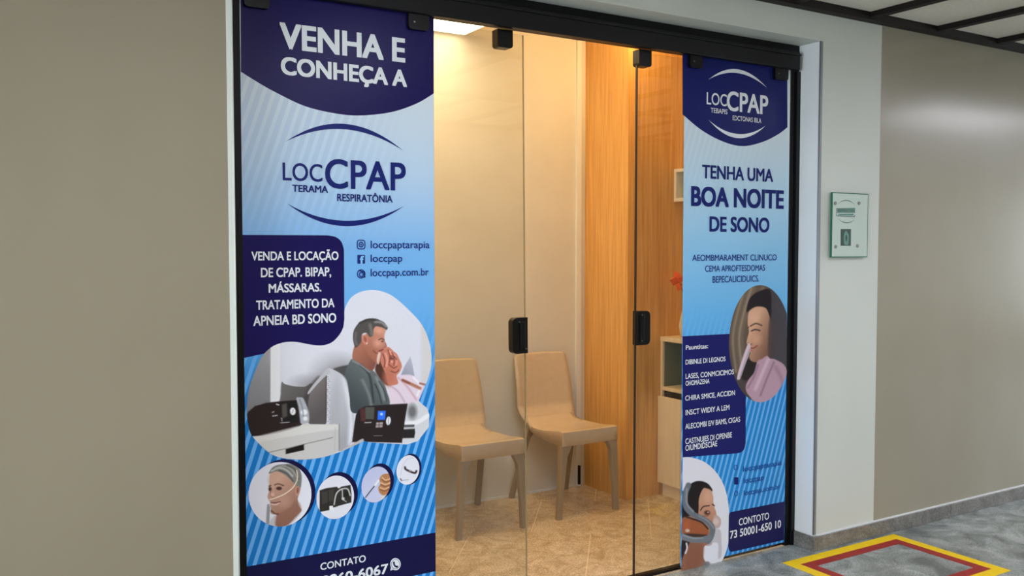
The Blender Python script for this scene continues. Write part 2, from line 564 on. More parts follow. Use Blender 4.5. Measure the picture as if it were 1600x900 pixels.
# sliding glass leaves, standing half open
SY = 0.128
for i, (x0, x1, hx0, hx1, hz0, hz1, rx0, rx1, ox0, ox1) in enumerate((
        (1.150, 1.823, 1.758, 1.826, 0.997, 1.136, 1.700, 1.766, 1.190, 1.256),
        (2.378, 3.050, 2.378, 2.446, 0.997, 1.140, 2.362 + 0.012, 2.440, 2.930, 2.996))):
    dr = empty('door_%d' % (i + 1), (x1 if i == 0 else x0, SY, 2.2))
    structure(dr, ('sliding glass leaf on the left with a black recessed pull', 'sliding glass leaf on the right with a black recessed pull and dark edge')[i], 'door')
    parts = [box('pane', x0, x1, SY, SY + 0.008, 0.014, 2.215, M['glass'])]
    ex = x1 if i == 0 else x0
    ew = 0.0014 if i == 0 else 0.005
    parts.append(box('edge', ex - ew / 2, ex + ew / 2, SY - 0.0006, SY + 0.0086, 0.014, 2.215, M['glass_edge'] if i == 0 else M['edge_seal']))
    bm = bmesh.new()
    add_prism(bm, rounded(hx0, hx1, hz0, hz1, 0.02, 'ad' if i == 0 else 'bc'), SY - 0.012, SY + 0.020)
    h = bm_obj('handle', bm, M['black_plastic'])
    parts.append(h)
    bm = bmesh.new()
    xa = hx0 + 0.032 if i == 0 else hx0 + 0.012
    add_box(bm, xa, xa + 0.022, SY - 0.0175, SY - 0.0122, hz0 + 0.014, hz1 - 0.014, 0.0025)
    parts.append(bm_obj('grip_bar', bm, M['black']))
    for zz in (hz0 + 0.018, hz1 - 0.016):
        bm = bmesh.new()
        sx = hx0 + (0.058 if (i == 0 and zz < 1.06) else 0.028 if i == 0 else 0.02)
        add_tube(bm, (sx, SY - 0.0185, zz), (sx, SY - 0.0115, zz), 0.0026)
        parts.append(bm_obj('screw', bm, M['screw']))
    for a, b in ((rx0, rx1), (ox0, ox1)):
        parts.append(clamp('roller_bracket', a, b, 2.155, 2.222, SY - 0.017, SY + 0.025, None))
    inv = Matrix.Translation(-dr.location)
    for p in parts:
        p.parent = dr
        p.location = -dr.location
    if i == 0:
        dr.rotation_euler = (0, -math.atan(0.020 / 2.2), 0)

# ------------------------------------------------------------------ the printed posters
PY = GY - 0.0012


class Poster:
    """flat print on the glass: layers of thin film, measured on the photograph, placed on the glass plane"""

    def __init__(self, root):
        self.root = root
        self.mats = {}

    def m(self, col):
        if col not in self.mats:
            self.mats[col] = mat('ink_%d_%d_%d' % col, ink(*col), 0.28, spec=0.16)
        return self.mats[col]

    def y(self, layer):
        return PY - 0.00035 * layer

    def flat(self, name, px, layer, col, parent=None):
        """filled outline given in photo pixels"""
        pts = [at_y(u, v, PY) for u, v in px]
        return self.flat_xz(name, [(p[0], min(p[2], 2.224)) for p in pts], layer, col, parent)

    def flat_xz(self, name, pts, layer, col, parent=None):
        y = self.y(layer)
        tri = tessellate_polygon([[Vector((p[0], p[1], 0)) for p in pts]])
        me = bpy.data.meshes.new(name)
        faces = []
        for t in tri:
            a, b, c = [Vector(pts[k]) for k in t]
            faces.append(t if (b - a).cross(c - a) > 0 else (t[0], t[2], t[1]))
        me.from_pydata([(p[0], y, p[1]) for p in pts], [], faces)
        return link(name, me, col if isinstance(col, bpy.types.Material) else self.m(col), parent or self.root)

    def text(self, name, s, p0, p1, captop, layer, col, bold=0.0, parent=None, caph=0.0, ref='H'):
        """one line of lettering from baseline pixel p0 to baseline pixel p1; captop is the pixel row of the cap line at the left"""
        a, b = at_y(p0[0], p0[1], PY), at_y(p1[0], p1[1], PY)
        t = at_y(p0[0], captop, PY)
        cu = bpy.data.curves.new('lettering', 'FONT')
        cu.body = s
        cu.size = 1.0
        cu.resolution_u = 5
        tmp = bpy.data.objects.new('lettering', cu)
        C.objects.link(tmp)
        dg = bpy.context.evaluated_depsgraph_get()
        me = bpy.data.meshes.new_from_object(tmp.evaluated_get(dg))
        cu.body = ref
        dg.update()
        ev = tmp.evaluated_get(dg)
        rm = bpy.data.meshes.new_from_object(ev)
        H = max(v.co.y for v in rm.vertices)
        B = min(v.co.y for v in rm.vertices)
        bpy.data.meshes.remove(rm)
        bpy.data.objects.remove(tmp)
        xs = [v.co.x for v in me.vertices]
        x0, x1 = min(xs), max(xs)
        z0 = (a[2] + b[2]) / 2
        sx = (b[0] - a[0]) / (x1 - x0)
        sz = (t[2] - a[2]) / (H - max(B, 0) if ref == 'H' else H)
        y = self.y(layer)
        for v in me.vertices:
            v.co = (a[0] + (v.co.x - x0) * sx, y, z0 + v.co.y * sz)
        bold += 0.010
        if bold:                                   # heavier strokes: the same outlines laid over each other with a small shift
            n = len(me.vertices)
            co = np.empty(n * 3)
            me.vertices.foreach_get('co', co)
            co = co.reshape(-1, 3)
            polys = [tuple(p.vertices) for p in me.polygons]
            vs, fs = [], []
            for q, (dx, dz) in enumerate(((0, 0), (1, 0.7), (-1, 0.7), (1, -0.7), (-1, -0.7))):
                vs += (co + np.array([dx * bold * sx, -0.00007 * q, dz * bold * sz])).tolist()
                fs += [tuple(k + q * n for k in p) for p in polys]
            me2 = bpy.data.meshes.new(name)
            me2.from_pydata(vs, [], fs)
            me = me2
        else:
            me.materials.clear()
        return link(name, me, self.m(col), parent or self.root)

    def crescent(self, name, e0, e1, outer, inner, layer, col, parent=None):
        n = 28
        P = []
        for k in range(n + 1):
            t = k / n
            P.append((e0[0] + (e1[0] - e0[0]) * t, e0[1] + (e1[1] - e0[1]) * t + outer * 4 * t * (1 - t)))
        for k in range(n - 1, 0, -1):
            t = k / n
            P.append((e0[0] + (e1[0] - e0[0]) * t, e0[1] + (e1[1] - e0[1]) * t + inner * 4 * t * (1 - t)))
        return self.flat(name, P, layer, col, parent)

    def ellipse(self, name, cx, cy, rx, ry, layer, col, parent=None, n=56, rot=0.0, inner=0.0):
        c, s = math.cos(rot), math.sin(rot)
        f = lambda k, q: (cx + q * (rx * math.cos(k) * c - ry * math.sin(k) * s), cy + q * (rx * math.cos(k) * s + ry * math.sin(k) * c))
        P = [f(2 * math.pi * k / n, 1) for k in range(n)]
        if inner:
            P = [f(2 * math.pi * k / n, 1) for k in range(n + 1)] + [f(2 * math.pi * k / n, inner) for k in range(n, -1, -1)]
        return self.flat(name, P, layer, col, parent)

    def print_photo(self, name, outline, centre, painter, layer, rings, segs, parent=None):
        """a printed photograph: a fan of rings inside the outline with the ink of every point painted by painter(U, V)"""
        O = np.array(outline, float)
        Q = np.vstack([O, O[:1]])
        L = np.concatenate([[0], np.cumsum(np.hypot(*np.diff(Q, axis=0).T))])
        s = np.linspace(0, L[-1], segs, endpoint=False)
        ring = np.stack([np.interp(s, L, Q[:, 0]), np.interp(s, L, Q[:, 1])], 1)
        c = np.array(centre, float)
        k = np.arange(1, rings + 1) / rings
        pts = c + (ring[None] - c) * k[:, None, None]
        pts = np.vstack([c[None], pts.reshape(-1, 2)])
        U, V = pts[:, 0], pts[:, 1]
        col = painter(Paint(U, V)).C
        d = FOC * _f[None] + (U - 800)[:, None] * _r[None] - (V - 450)[:, None] * _u[None]
        t = (PY - CAM[1]) / d[:, 1]
        W = CAM[None] + t[:, None] * d
        W[:, 1] = self.y(layer)
        i = np.arange(segs)
        j = (i + 1) % segs
        tris = np.stack([np.zeros(segs, int), 1 + j, 1 + i], 1)
        quads = []
        for r in range(rings - 1):
            a = 1 + r * segs
            quads.append(np.stack([a + i, a + j, a + segs + j, a + segs + i], 1))
        quads = np.vstack(quads)
        me = bpy.data.meshes.new(name)
        me.from_pydata(W.tolist(), [], tris.tolist() + quads.tolist())
        at = me.color_attributes.new('ink', 'FLOAT_COLOR', 'POINT')
        rgba = np.ones((len(U), 4))
        rgba[:, :3] = np.clip(lin(np.clip(col, 0, 255)) * PRINT_GAIN, 0, 0.93)
        at.data.foreach_set('color', rgba.ravel().astype(np.float32))
        # normals towards the corridor
        if me.polygons[segs + 5].normal.y > 0:
            me.flip_normals()
        return link(name, me, photo_mat(), parent or self.root)


def photo_mat():
    m = bpy.data.materials.get('photo_print')
    if m is None:
        m = mat('photo_print', (1, 1, 1, 1), 0.28, spec=0.16)
        N, L, b = nodes(m)
        a = N.new('ShaderNodeAttribute')
        a.attribute_name = 'ink'
        L.new(a.outputs['Color'], b.inputs['Base Color'])
    return m


def smooth(pts, n=6, closed=True):
    P = np.array(pts, float)
    k = len(P)
    out = []
    for i in range(k if closed else k - 1):
        if closed:
            a, b, c, d = P[i - 1], P[i], P[(i + 1) % k], P[(i + 2) % k]
        else:
            a, b, c, d = P[max(i - 1, 0)], P[i], P[i + 1], P[min(i + 2, k - 1)]
        for t in np.linspace(0, 1, n, endpoint=False):
            out.append(0.5 * ((2 * b) + (c - a) * t + (2 * a - 5 * b + 4 * c - d) * t * t + (3 * b - a - 3 * c + d) * t ** 3))
    if not closed:
        out.append(P[-1])
    return np.array(out)


class Paint:
    """paints soft shapes onto sample points, all in the coordinates of the measured photograph"""

    def __init__(self, U, V):
        self.U, self.V = U, V
        self.C = np.full((len(U), 3), 200.0)

    def put(self, alpha, col):
        a = np.clip(alpha, 0, 1)[:, None]
        self.C = self.C * (1 - a) + np.asarray(col, float) * a
        return self

    def fill(self, col):
        self.C[:] = col
        return self

    def grad(self, c0, c1, p0, p1):
        d = np.array(p1, float) - p0
        t = np.clip(((self.U - p0[0]) * d[0] + (self.V - p0[1]) * d[1]) / (d @ d), 0, 1)[:, None]
        return np.asarray(c0, float) * (1 - t) + np.asarray(c1, float) * t

    def sd(self, P):
        P = np.asarray(P, float)
        best = np.full(len(self.U), 1e9)
        inside = np.zeros(len(self.U), bool)
        for a, b in zip(P, np.roll(P, -1, 0)):
            ex, ey = b - a
            wx, wy = self.U - a[0], self.V - a[1]
            t = np.clip((wx * ex + wy * ey) / (ex * ex + ey * ey + 1e-12), 0, 1)
            best = np.minimum(best, (wx - t * ex) ** 2 + (wy - t * ey) ** 2)
            cond = (a[1] > self.V) != (b[1] > self.V)
            with np.errstate(divide='ignore', invalid='ignore'):
                xi = a[0] + (self.V - a[1]) * ex / (ey if abs(ey) > 1e-12 else 1e-12)
            inside ^= cond & (self.U < xi)
        d = np.sqrt(best)
        return np.where(inside, -d, d)

    def poly(self, P, col, soft=1.0, curve=True, op=1.0):
        P = smooth(P) if curve else np.asarray(P, float)
        return self.put(op * np.clip(0.5 - self.sd(P) / soft, 0, 1), col)

    def ell(self, cx, cy, rx, ry, col, soft=0.25, rot=0.0, op=1.0):
        c, s = math.cos(rot), math.sin(rot)
        x, y = self.U - cx, self.V - cy
        q = np.hypot((x * c + y * s) / rx, (-x * s + y * c) / ry)
        return self.put(op * np.clip((1 + soft / 2 - q) / soft, 0, 1), col)

    def line(self, P, width, col, soft=0.9, curve=True, op=1.0):
        P = smooth(P, 6, False) if curve and len(P) > 2 else np.asarray(P, float)
        best = np.full(len(self.U), 1e9)
        for a, b in zip(P[:-1], P[1:]):
            ex, ey = b - a
            wx, wy = self.U - a[0], self.V - a[1]
            t = np.clip((wx * ex + wy * ey) / (ex * ex + ey * ey + 1e-12), 0, 1)
            best = np.minimum(best, (wx - t * ex) ** 2 + (wy - t * ey) ** 2)
        return self.put(op * np.clip(0.5 - (np.sqrt(best) - width / 2) / soft, 0, 1), col)

    def grain(self, amount, freq=1.0):
        g = np.sin(self.U * 1.7 * freq + 3 * np.sin(self.V * 0.9 * freq)) * np.sin(self.V * 1.3 * freq + 2 * np.sin(self.U * 1.1 * freq))
        self.C = self.C + (amount * g)[:, None]
        return self


NAVY, NAVY2 = (20, 18, 60), (24, 18, 74)
WHITE = (208, 212, 226)
INKBLUE = (24, 34, 98)


def film_mat(name, stops, s_lo, s_hi, light, dark, period, slant, duty, faint):
    """blue print: tone set by height, diagonal stripes that gain strength towards the foot"""
    m = mat(name, (1, 1, 1, 1), 0.26, spec=0.2)
    N, L, b = nodes(m)
    tc = N.new('ShaderNodeTexCoord')
    sp = N.new('ShaderNodeSeparateXYZ')
    L.new(tc.outputs['Object'], sp.inputs[0])

    def math_(op, a, b_):
        n = N.new('ShaderNodeMath')
        n.operation = op
        for k, q in enumerate((a, b_)):
            if isinstance(q, (int, float)):
                n.inputs[k].default_value = q
            else:
                L.new(q, n.inputs[k])
        return n.outputs[0]

    def ramp(fac, st):
        r = N.new('ShaderNodeValToRGB')
        e = r.color_ramp.elements
        e[0].position, e[0].color = st[0]
        e[1].position, e[1].color = st[-1]
        for p, c in st[1:-1]:
            q = e.new(p)
            q.color = c
        L.new(fac, r.inputs['Fac'])
        return r.outputs['Color']

    h = math_('DIVIDE', sp.outputs['Z'], 2.25)
    base = ramp(h, [(p, ink(*c)) for p, c in stops])
    ph = math_('ADD', math_('DIVIDE', sp.outputs['X'], period), math_('MULTIPLY', sp.outputs['Z'], -slant / period))
    fr = math_('FRACT', ph, 0)
    tri = math_('ABSOLUTE', math_('SUBTRACT', fr, 0.5), 0)
    edge = N.new('ShaderNodeMapRange')
    edge.inputs[1].default_value = duty / 2 - 0.03
    edge.inputs[2].default_value = duty / 2 + 0.03
    L.new(tri, edge.inputs[0])                                     # 0 on the light stripe, 1 on the dark one
    two = N.new('ShaderNodeMix')
    two.data_type = 'RGBA'
    L.new(edge.outputs[0], two.inputs['Factor'])
    two.inputs[6].default_value = ink(*light)
    two.inputs[7].default_value = ink(*dark)
    k1 = N.new('ShaderNodeMapRange')
    k1.interpolation_type = 'SMOOTHSTEP'
    k1.inputs[1].default_value = s_lo
    k1.inputs[2].default_value = s_hi
    k1.inputs[3].default_value = 1.0
    k1.inputs[4].default_value = 0.0
    L.new(sp.outputs['Z'], k1.inputs[0])
    mx = N.new('ShaderNodeMix')
    mx.data_type = 'RGBA'
    L.new(k1.outputs[0], mx.inputs['Factor'])
    L.new(base, mx.inputs[6])
    L.new(two.outputs[2], mx.inputs[7])
    # faint stripes of the upper field
    f2 = N.new('ShaderNodeMapRange')
    f2.interpolation_type = 'SMOOTHSTEP'
    f2.inputs[1].default_value, f2.inputs[2].default_value = faint[0], faint[1]
    f2.inputs[3].default_value, f2.inputs[4].default_value = faint[2], 0.0
    L.new(sp.outputs['X'], f2.inputs[0])
    fz = N.new('ShaderNodeMapRange')
    fz.inputs[1].default_value, fz.inputs[2].default_value = faint[3], faint[4]
    L.new(sp.outputs['Z'], fz.inputs[0])
    famt = math_('MULTIPLY', math_('MULTIPLY', f2.outputs[0], fz.outputs[0]), edge.outputs[0])
    dk = N.new('ShaderNodeMix')
    dk.data_type = 'RGBA'
    L.new(famt, dk.inputs['Factor'])
    L.new(mx.outputs[2], dk.inputs[6])
    dk.inputs[7].default_value = ink(120, 150, 185)
    L.new(dk.outputs[2], b.inputs['Base Color'])
    return m


# ---------------- wide poster on the left leaf
pl = empty('poster')
tag(pl, 'wide blue poster on the left glass leaf with a smiling couple and grey pillows', 'poster')
P = Poster(pl)
film_l = film_mat('blue_film_wide', [(0.20, (44, 130, 198)), (0.36, (70, 150, 214)), (0.48, (92, 160, 216)), (0.62, (112, 166, 214)), (0.74, (172, 195, 226)), (0.90, (206, 212, 234))],
                  0.80, 1.22, (100, 162, 220), (24, 110, 180), 0.0315, 0.34, 0.42, (1.0, 1.36, 0.22, 1.25, 1.6))
PX0, PX1 = 0.7455, 1.4285
P.flat_xz('film', [(PX0, 0.03), (PX1, 0.03), (PX1, 2.225), (PX0, 2.225)], 0, film_l)
P.flat('title_field', [(376.3, 112), (375.2, -60), (677.4, -60)] + [(677.7, 146)] + list(smooth([(677.7, 146), (650.5, 162), (610, 175.5), (560.5, 180.5), (520, 176.6), (475, 165.4), (430, 144), (400, 127), (376.3, 112)], 5, False))[1:-1], 1, NAVY2)
P.text('headline', 'VENHA E', (438.5, 73), (631.5, 97.9), 35, 5, WHITE, 0.022)
P.text('headline', 'CONHEÇA A', (440, 114.5), (634.5, 136), 88.5, 5, WHITE, 0.026)
# emblem
lg = P.crescent('emblem', (446, 221.4), (630, 235.7), -35, -26.5, 4, INKBLUE)
P.crescent('lower_arc', (448, 317.7), (631, 322), 33.5, 25, 4, INKBLUE, lg)
P.text('lettering', 'LOC', (441.8, 281), (503.4, 284.2), 253.8, 5, INKBLUE, 0.0, lg)
P.text('lettering', 'CPAP', (508.7, 293.2), (633, 297.2), 249.2, 5, INKBLUE, 0.008, lg)
P.text('lettering', 'TERAMA', (456.7, 299.2), (512, 301.4), 288.6, 5, INKBLUE, 0.016, lg)
P.text('lettering', 'RESPIRATÔNIA', (526.8, 313.9), (612.9, 316.6), 302.8, 5, INKBLUE, 0.012, lg)
# navy box
P.flat('text_field', [(376, 367), (505, 367.6)] + list(smooth([(513, 367.8), (525, 370.5), (533.5, 378), (537.4, 390)], 4, False)) + [(538, 499), (536, 522), (524, 545), (470, 552), (415, 552), (376, 560.5)], 1, NAVY2)
for s, a, b, t in (('VENDA E LOCAÇÃO', (393, 406.3), (528.3, 406.2), 393),
                   ('DE CPAP. BIPAP,', (407.8, 432.4), (516.8, 431.6), 418.4),
                   ('MÁSSARAS.', (420, 456.7), (501.5, 455.4), 443.6),
                   ('TRATAMENTO DA', (400.4, 483.4), (522, 480), 469.6),
                   ('APNEIA BD SONO', (396, 508.8), (524.7, 503.4), 494.2)):
    P.text('lettering', s, a, b, t, 5, WHITE, 0.014)
# contacts with their icons
SOC = (30, 42, 112)
for s, a, b, t in (('loccpaptarapia', (579, 387.9), (670.7, 387.8), 376.3), ('loccpap', (579, 409.2), (628.2, 408.8), 398), ('loccpap.com.br', (579, 432.2), (669.4, 429.6), 420.6)):
    P.text('lettering', s, a, b, t, 5, SOC, 0.0, ref='l')


def ring_rect(P, name, u0, u1, v0, v1, r, w, layer, col, parent=None):
    f = lambda u0, u1, v0, v1, r: [(x, y) for x, y in rounded(u0, u1, v0, v1, r)]
    A = f(u0, u1, v0, v1, r)
    B = f(u0 + w, u1 - w, v0 + w, v1 - w, max(r - w, 0.4))
    return P.flat(name, A + A[:1] + B[:1] + B[::-1], layer, col, parent)


ic = ring_rect(P, 'camera_icon', 557.2, 570.6, 374.6, 389.8, 4, 1.5, 5, SOC)
P.ellipse('lens', 563.9, 382.2, 3.9, 4.4, 5, SOC, ic, 24, inner=0.62)
P.ellipse('lens_dot', 563.9, 382.2, 1.2, 1.4, 5, SOC, ic, 12)
ic = P.flat('letter_icon', rounded(558, 570, 398.2, 412, 1.2), 5, SOC)
P.text('lettering', 'f', (562.6, 411.6), (567.8, 411.6), 400.4, 6, (120, 176, 224), 0.03, ic, ref='l')
ic = P.ellipse('spiral_icon', 564, 428, 6.7, 7.2, 5, SOC, None, 30, inner=0.78)
P.ellipse('coil', 564.3, 429, 3.6, 4.2, 5, SOC, ic, 24, inner=0.6)
P.flat('tail', [(560, 421.6), (569.6, 424.5), (570.6, 433.6), (569, 433.9), (567.8, 426), (560.5, 423.4)], 5, SOC, ic)

# large photograph of the couple, the pillows and the two machines
BLOB = list(smooth([(538, 499), (538.4, 484), (543.5, 472), (551, 462.8), (564, 455.8), (581, 453), (598, 455.6), (615, 463.7), (636, 481.7), (657.5, 505), (669, 529), (673.7, 551), (673.7, 571.6), (668, 594)], 5, False)) + \
    [(663, 605), (654, 626), (659, 631), (667.5, 638), (670.8, 648), (670, 667), (659, 681), (653, 689), (636, 694.4), (600, 692.5), (577, 691), (569, 689)] + \
    list(smooth([(537, 704), (510, 713), (488, 717), (465, 718), (438.7, 715), (421, 707.7), (403, 691.7), (391, 675.7), (386.2, 652.5), (386, 631), (389.8, 604.5), (401, 574), (410, 556), (424, 542.5), (438, 536.3), (452, 534), (466, 534.8), (486, 538.6), (504, 539.6), (519, 534.5), (531, 522), (536.5, 511)], 5, False))


def paint_couple(p):
    p.fill(p.grad((206, 206, 214), (198, 197, 203), (540, 460), (540, 700)))
    p.put(np.clip((p.U - 655) / 5, 0, 1) * 0.7, (196, 190, 186))
    p.poly([(380, 540), (422.6, 520), (422.4, 640), (380, 690)], p.grad((152, 150, 152), (118, 116, 118), (410, 540), (395, 640)), 1.2, False)
    p.poly([(423, 520), (437.5, 520), (437, 640), (422.5, 640)], (216, 215, 219), 1.5, False)
    p.ell(528, 583, 30, 22, (112, 110, 110), 1.4, 0.2, 0.75)
    p.ell(500, 604, 34, 14, (96, 92, 92), 1.3, 0.1, 0.6)
    p.ell(480, 560, 42, 18, (208, 206, 212), 1.2, 0, 0.5)
    # dark pillow on the headboard
    p.poly([(440, 597), (445, 600), (460, 603.5), (476, 604), (488, 601), (486, 640), (440, 640), (438.5, 615)], p.grad((104, 101, 98), (76, 72, 70), (442, 603), (486, 626)), 1.2)
    p.poly([(486, 600), (500, 590), (490, 640), (470, 640), (474, 622)], (66, 60, 60), 5, True, 0.8)
    # big pale pillow
    p.poly([(520, 577), (545, 570), (552, 574), (556, 600), (548, 600), (536, 586)], (74, 72, 72), 2.5)
    p.poly([(511.7, 576), (522, 578), (536.6, 588.5), (545.5, 610), (550.8, 636.5), (553.5, 667), (551, 688), (540, 701), (529.5, 702), (526, 664), (511, 662), (508.5, 630), (509, 586.7)], p.grad((184, 183, 188), (156, 155, 160), (530, 590), (540, 690)), 1.2)
    p.poly([(536, 592), (545, 612), (550, 640), (552.5, 668), (549, 690), (543, 692), (545, 655), (540, 620)], (206, 205, 210), 6)
    p.ell(524, 640, 7, 46, (160, 158, 163), 0.9, 0.05, 0.55)
    p.ell(536, 690, 7, 14, (150, 148, 152), 1.0, 0.3, 0.5)
    p.poly([(509.4, 587), (502, 592), (495.7, 599), (486, 610), (482, 625), (481.4, 645), (483, 662), (509, 662)], p.grad((112, 104, 102), (84, 78, 78), (484, 612), (508, 640)), 1.1)
    p.poly([(511.7, 576), (504.5, 583), (490, 600), (481.4, 612), (482.4, 615.5), (496, 600), (508.8, 587.5), (516, 583)], (176, 174, 178), 1.1)
    p.line([(510, 587.5), (509.4, 610), (509, 661)], 1.6, (72, 66, 66), 1.2)
    p.line([(513.2, 588), (513, 620), (512.5, 661)], 4.2, (194, 193, 197), 1.2)
    for k in range(22):
        p.ell(512.4 + (k % 3) * 0.9, 589 + k * 3.3, 1.3, 1.0, (142, 140, 142), 0.8, 0, 0.8)
    # far pillow, blanket
    p.poly([(641, 557), (644, 568), (647.5, 588), (626, 587), (632, 572)], p.grad((172, 172, 186), (140, 142, 156), (646, 560), (630, 586)), 1.2, False)
    p.poly([(620, 588), (630, 585.5), (645.5, 587), (663.5, 602), (661, 612), (653, 628), (640, 630), (612, 631), (606.4, 601), (612, 594)], (208, 192, 202), 1.4)
    p.line([(622, 590), (636, 604), (650, 624)], 3, (196, 160, 172), 2.2)
    p.line([(610, 603), (622, 612), (632, 628)], 2.5, (186, 160, 174), 2.2)
    p.line([(646, 590), (656, 602), (652, 618)], 3, (226, 216, 222), 2.5)
    p.line([(629, 594), (642, 600), (656, 606.5)], 5.0, (168, 112, 92), 1.6)
    p.line([(629, 594), (640, 599)], 2.4, (120, 70, 60), 1.5)
    p.line([(656, 599), (668, 602)], 3.0, (150, 96, 84), 1.6)
    # woman's head and hands beyond
    p.poly([(587, 570), (594, 556), (600, 552), (608, 560), (614, 580), (612, 600), (600, 600), (587, 582)], (78, 50, 42), 3)
    p.poly([(595.8, 551), (600, 545), (606.4, 542), (611, 545), (615, 549), (620, 553), (623, 559), (627.8, 570.7), (626, 578), (623, 583), (619.5, 588), (622, 599), (613, 602), (606, 600.5), (603, 586), (597, 572), (594, 562)], (188, 118, 98), 1.3)
    p.ell(607, 588, 8, 14, (176, 106, 84), 1.0, 0.1, 0.8)
    p.line([(602, 552), (605, 562), (604, 572)], 2.2, (214, 150, 132), 1.6)
    p.line([(609, 549), (613, 557), (612, 566)], 2.4, (218, 154, 136), 1.6)
    p.line([(616, 554), (620, 562), (619, 572)], 2.2, (206, 140, 122), 1.6)
    for q in (((598, 553), (601, 563), (600, 574)), ((606, 547), (609, 557), (608, 567)), ((612, 551), (616, 561), (615, 571)), ((607, 569), (615, 575), (620, 572)), ((611, 580), (618, 582), (623, 578)), ((610, 556), (616, 557), (620, 562))):
        p.line(q, 1.3, (106, 50, 44), 1.4)
    p.ell(612, 560, 3.4, 2.4, (92, 44, 40), 1.0, 0.4, 0.8)
    # man's neck, face, ear, hair
    p.poly([(554, 540), (551, 562), (565.5, 574), (580, 580), (587, 568), (586, 548), (565, 530)], p.grad((160, 104, 84), (126, 78, 64), (556, 550), (584, 572)), 1.2)
    p.poly([(583.3, 510), (595.8, 511), (602.2, 515.5), (601, 522), (600.4, 527), (601.5, 533), (604, 541.5), (601, 544), (598.5, 547.5), (597, 551), (596, 556), (594.5, 562), (592, 569), (587, 567), (578, 558), (570, 546), (564.7, 533), (572.7, 521), (581.6, 520)], p.grad((196, 136, 112), (150, 94, 76), (598, 515), (572, 555)), 1.0)
    p.ell(590, 536, 6, 6, (206, 150, 128), 1.4, 0, 0.8)
    p.ell(592, 517, 7, 4, (208, 152, 128), 1.3, 0.3, 0.7)
    p.line([(583, 548), (588, 552), (593, 551)], 2.2, (122, 66, 56), 1.8, True, 0.7)
    p.line([(591.5, 531), (596, 529), (600, 531)], 1.5, (72, 48, 42), 1.1)
    p.ell(597.4, 533.5, 1.7, 1.0, (52, 34, 32), 0.6)
    p.line([(602, 536), (603.5, 541), (600, 543.5)], 1.2, (140, 80, 66), 1.2)
    p.line([(592, 548.5), (595, 547.5), (598.3, 546)], 1.8, (120, 52, 48), 1.1)
    p.poly([(591, 551), (594.5, 551.5), (593.5, 560), (591, 569), (588.5, 563)], (222, 196, 184), 1.6, True, 0.85)
    p.poly([(560, 505), (566, 501), (574.4, 497.8), (587, 497.8), (599, 503), (603, 508), (605.7, 512.2), (603.8, 515.6), (600, 513.2), (595.8, 511.4), (587, 510), (583.5, 515.6), (582, 524.4), (577, 526), (573, 520.5), (566, 522), (564.7, 533), (560, 540), (555, 543), (552, 534), (551.3, 526.2), (553, 515.6)], (78, 74, 72), 1.0)
    p.line([(586, 503), (596, 504), (603, 510)], 3.4, (134, 130, 128), 2.4)
    p.line([(578, 508), (580, 516), (580.5, 522)], 5, (118, 114, 112), 3, True, 0.8)
    p.line([(556, 520), (555, 530), (557, 538)], 4, (108, 104, 102), 3, True, 0.7)
    p.line([(562, 505), (574, 500), (586, 500)], 3, (58, 54, 52), 2.4, True, 0.8)
    p.ell(570, 530.5, 4.8, 8.2, (190, 124, 104), 0.3, -0.25)
    p.ell(570.6, 530, 2.4, 4.6, (146, 84, 70), 0.7, -0.25, 0.9)
    p.ell(573, 536.5, 1.2, 1.2, (212, 200, 196), 0.7)
    # shirt
    p.poly([(547, 564), (551, 561.5), (562, 568), (576, 578.5), (583, 579), (592, 590), (600, 600), (604.5, 612), (609, 630), (600, 636), (583, 640), (551, 645), (546, 620), (542.5, 597), (539, 582)], p.grad((94, 100, 100), (62, 68, 70), (585, 590), (552, 630)), 1.2)
    p.line([(563, 570), (575, 582), (580, 600), (583, 628)], 3.5, (46, 50, 52), 3, True, 0.8)
    p.line([(566, 594), (572, 606), (578, 622), (580, 634)], 4, (128, 134, 133), 4, True, 0.7)
    p.line([(588, 590), (594, 604), (600, 624)], 4.5, (132, 140, 142), 4, True, 0.75)
    p.line([(586, 600), (592, 614), (596, 630)], 2, (52, 58, 60), 2.2)
    p.line([(592, 596), (600, 610), (604, 626)], 1.6, (58, 62, 64), 2.0)
    p.line([(551, 564), (563, 570), (577, 581)], 2.2, (132, 136, 134), 2)
    # right machine
    p.poly([(636, 630.6), (655, 628.7), (665, 635), (671, 643), (671, 668.5), (662, 680), (653.7, 689), (630, 692), (626, 690)], (196, 196, 199), 1.0, False)
    p.ell(644, 643, 7, 11, (96, 96, 96), 0.9, 0, 0.9)
    p.poly([(634, 658), (650, 657), (668, 646), (670, 652), (652, 663), (634, 664)], (222, 222, 225), 1.6, True, 0.8)
    p.poly([(631, 663.8), (647.6, 663.2), (647, 667.4), (630, 667.8)], (78, 76, 76), 1.2, False)
    p.poly([(630, 670.6), (648, 669.6), (648.6, 676), (647, 684.4), (628.5, 684.8)], (40, 38, 38), 1.4, False)
    p.poly([(560.5, 640), (570, 634.6), (608.5, 631.8), (637, 630.4), (632, 660), (628, 692), (569, 690.5), (550, 691), (554, 660), (556, 648)], (41, 33, 33), 1.2, False)
    p.poly([(562.5, 638), (570.5, 638), (571, 658), (563.5, 658)], (78, 46, 46), 1.6, False)
    p.poly([(570.5, 636), (585, 636), (584, 655), (571, 655)], (78, 78, 73), 1.6, False)
    p.poly([(590.4, 642), (602.6, 641.8), (601.4, 656), (589.4, 656)], (48, 104, 216), 1.4, False)
    p.ell(596, 647, 2.2, 2.2, (170, 200, 240), 0.8)
    p.poly([(588, 660), (598.4, 659.4), (597.4, 667.6), (586.8, 668)], (166, 150, 146), 1.4, False)
    p.line([(588, 664), (598, 663.6)], 0.9, (60, 50, 50))
    p.line([(592.4, 660), (592, 668)], 0.8, (60, 50, 50))
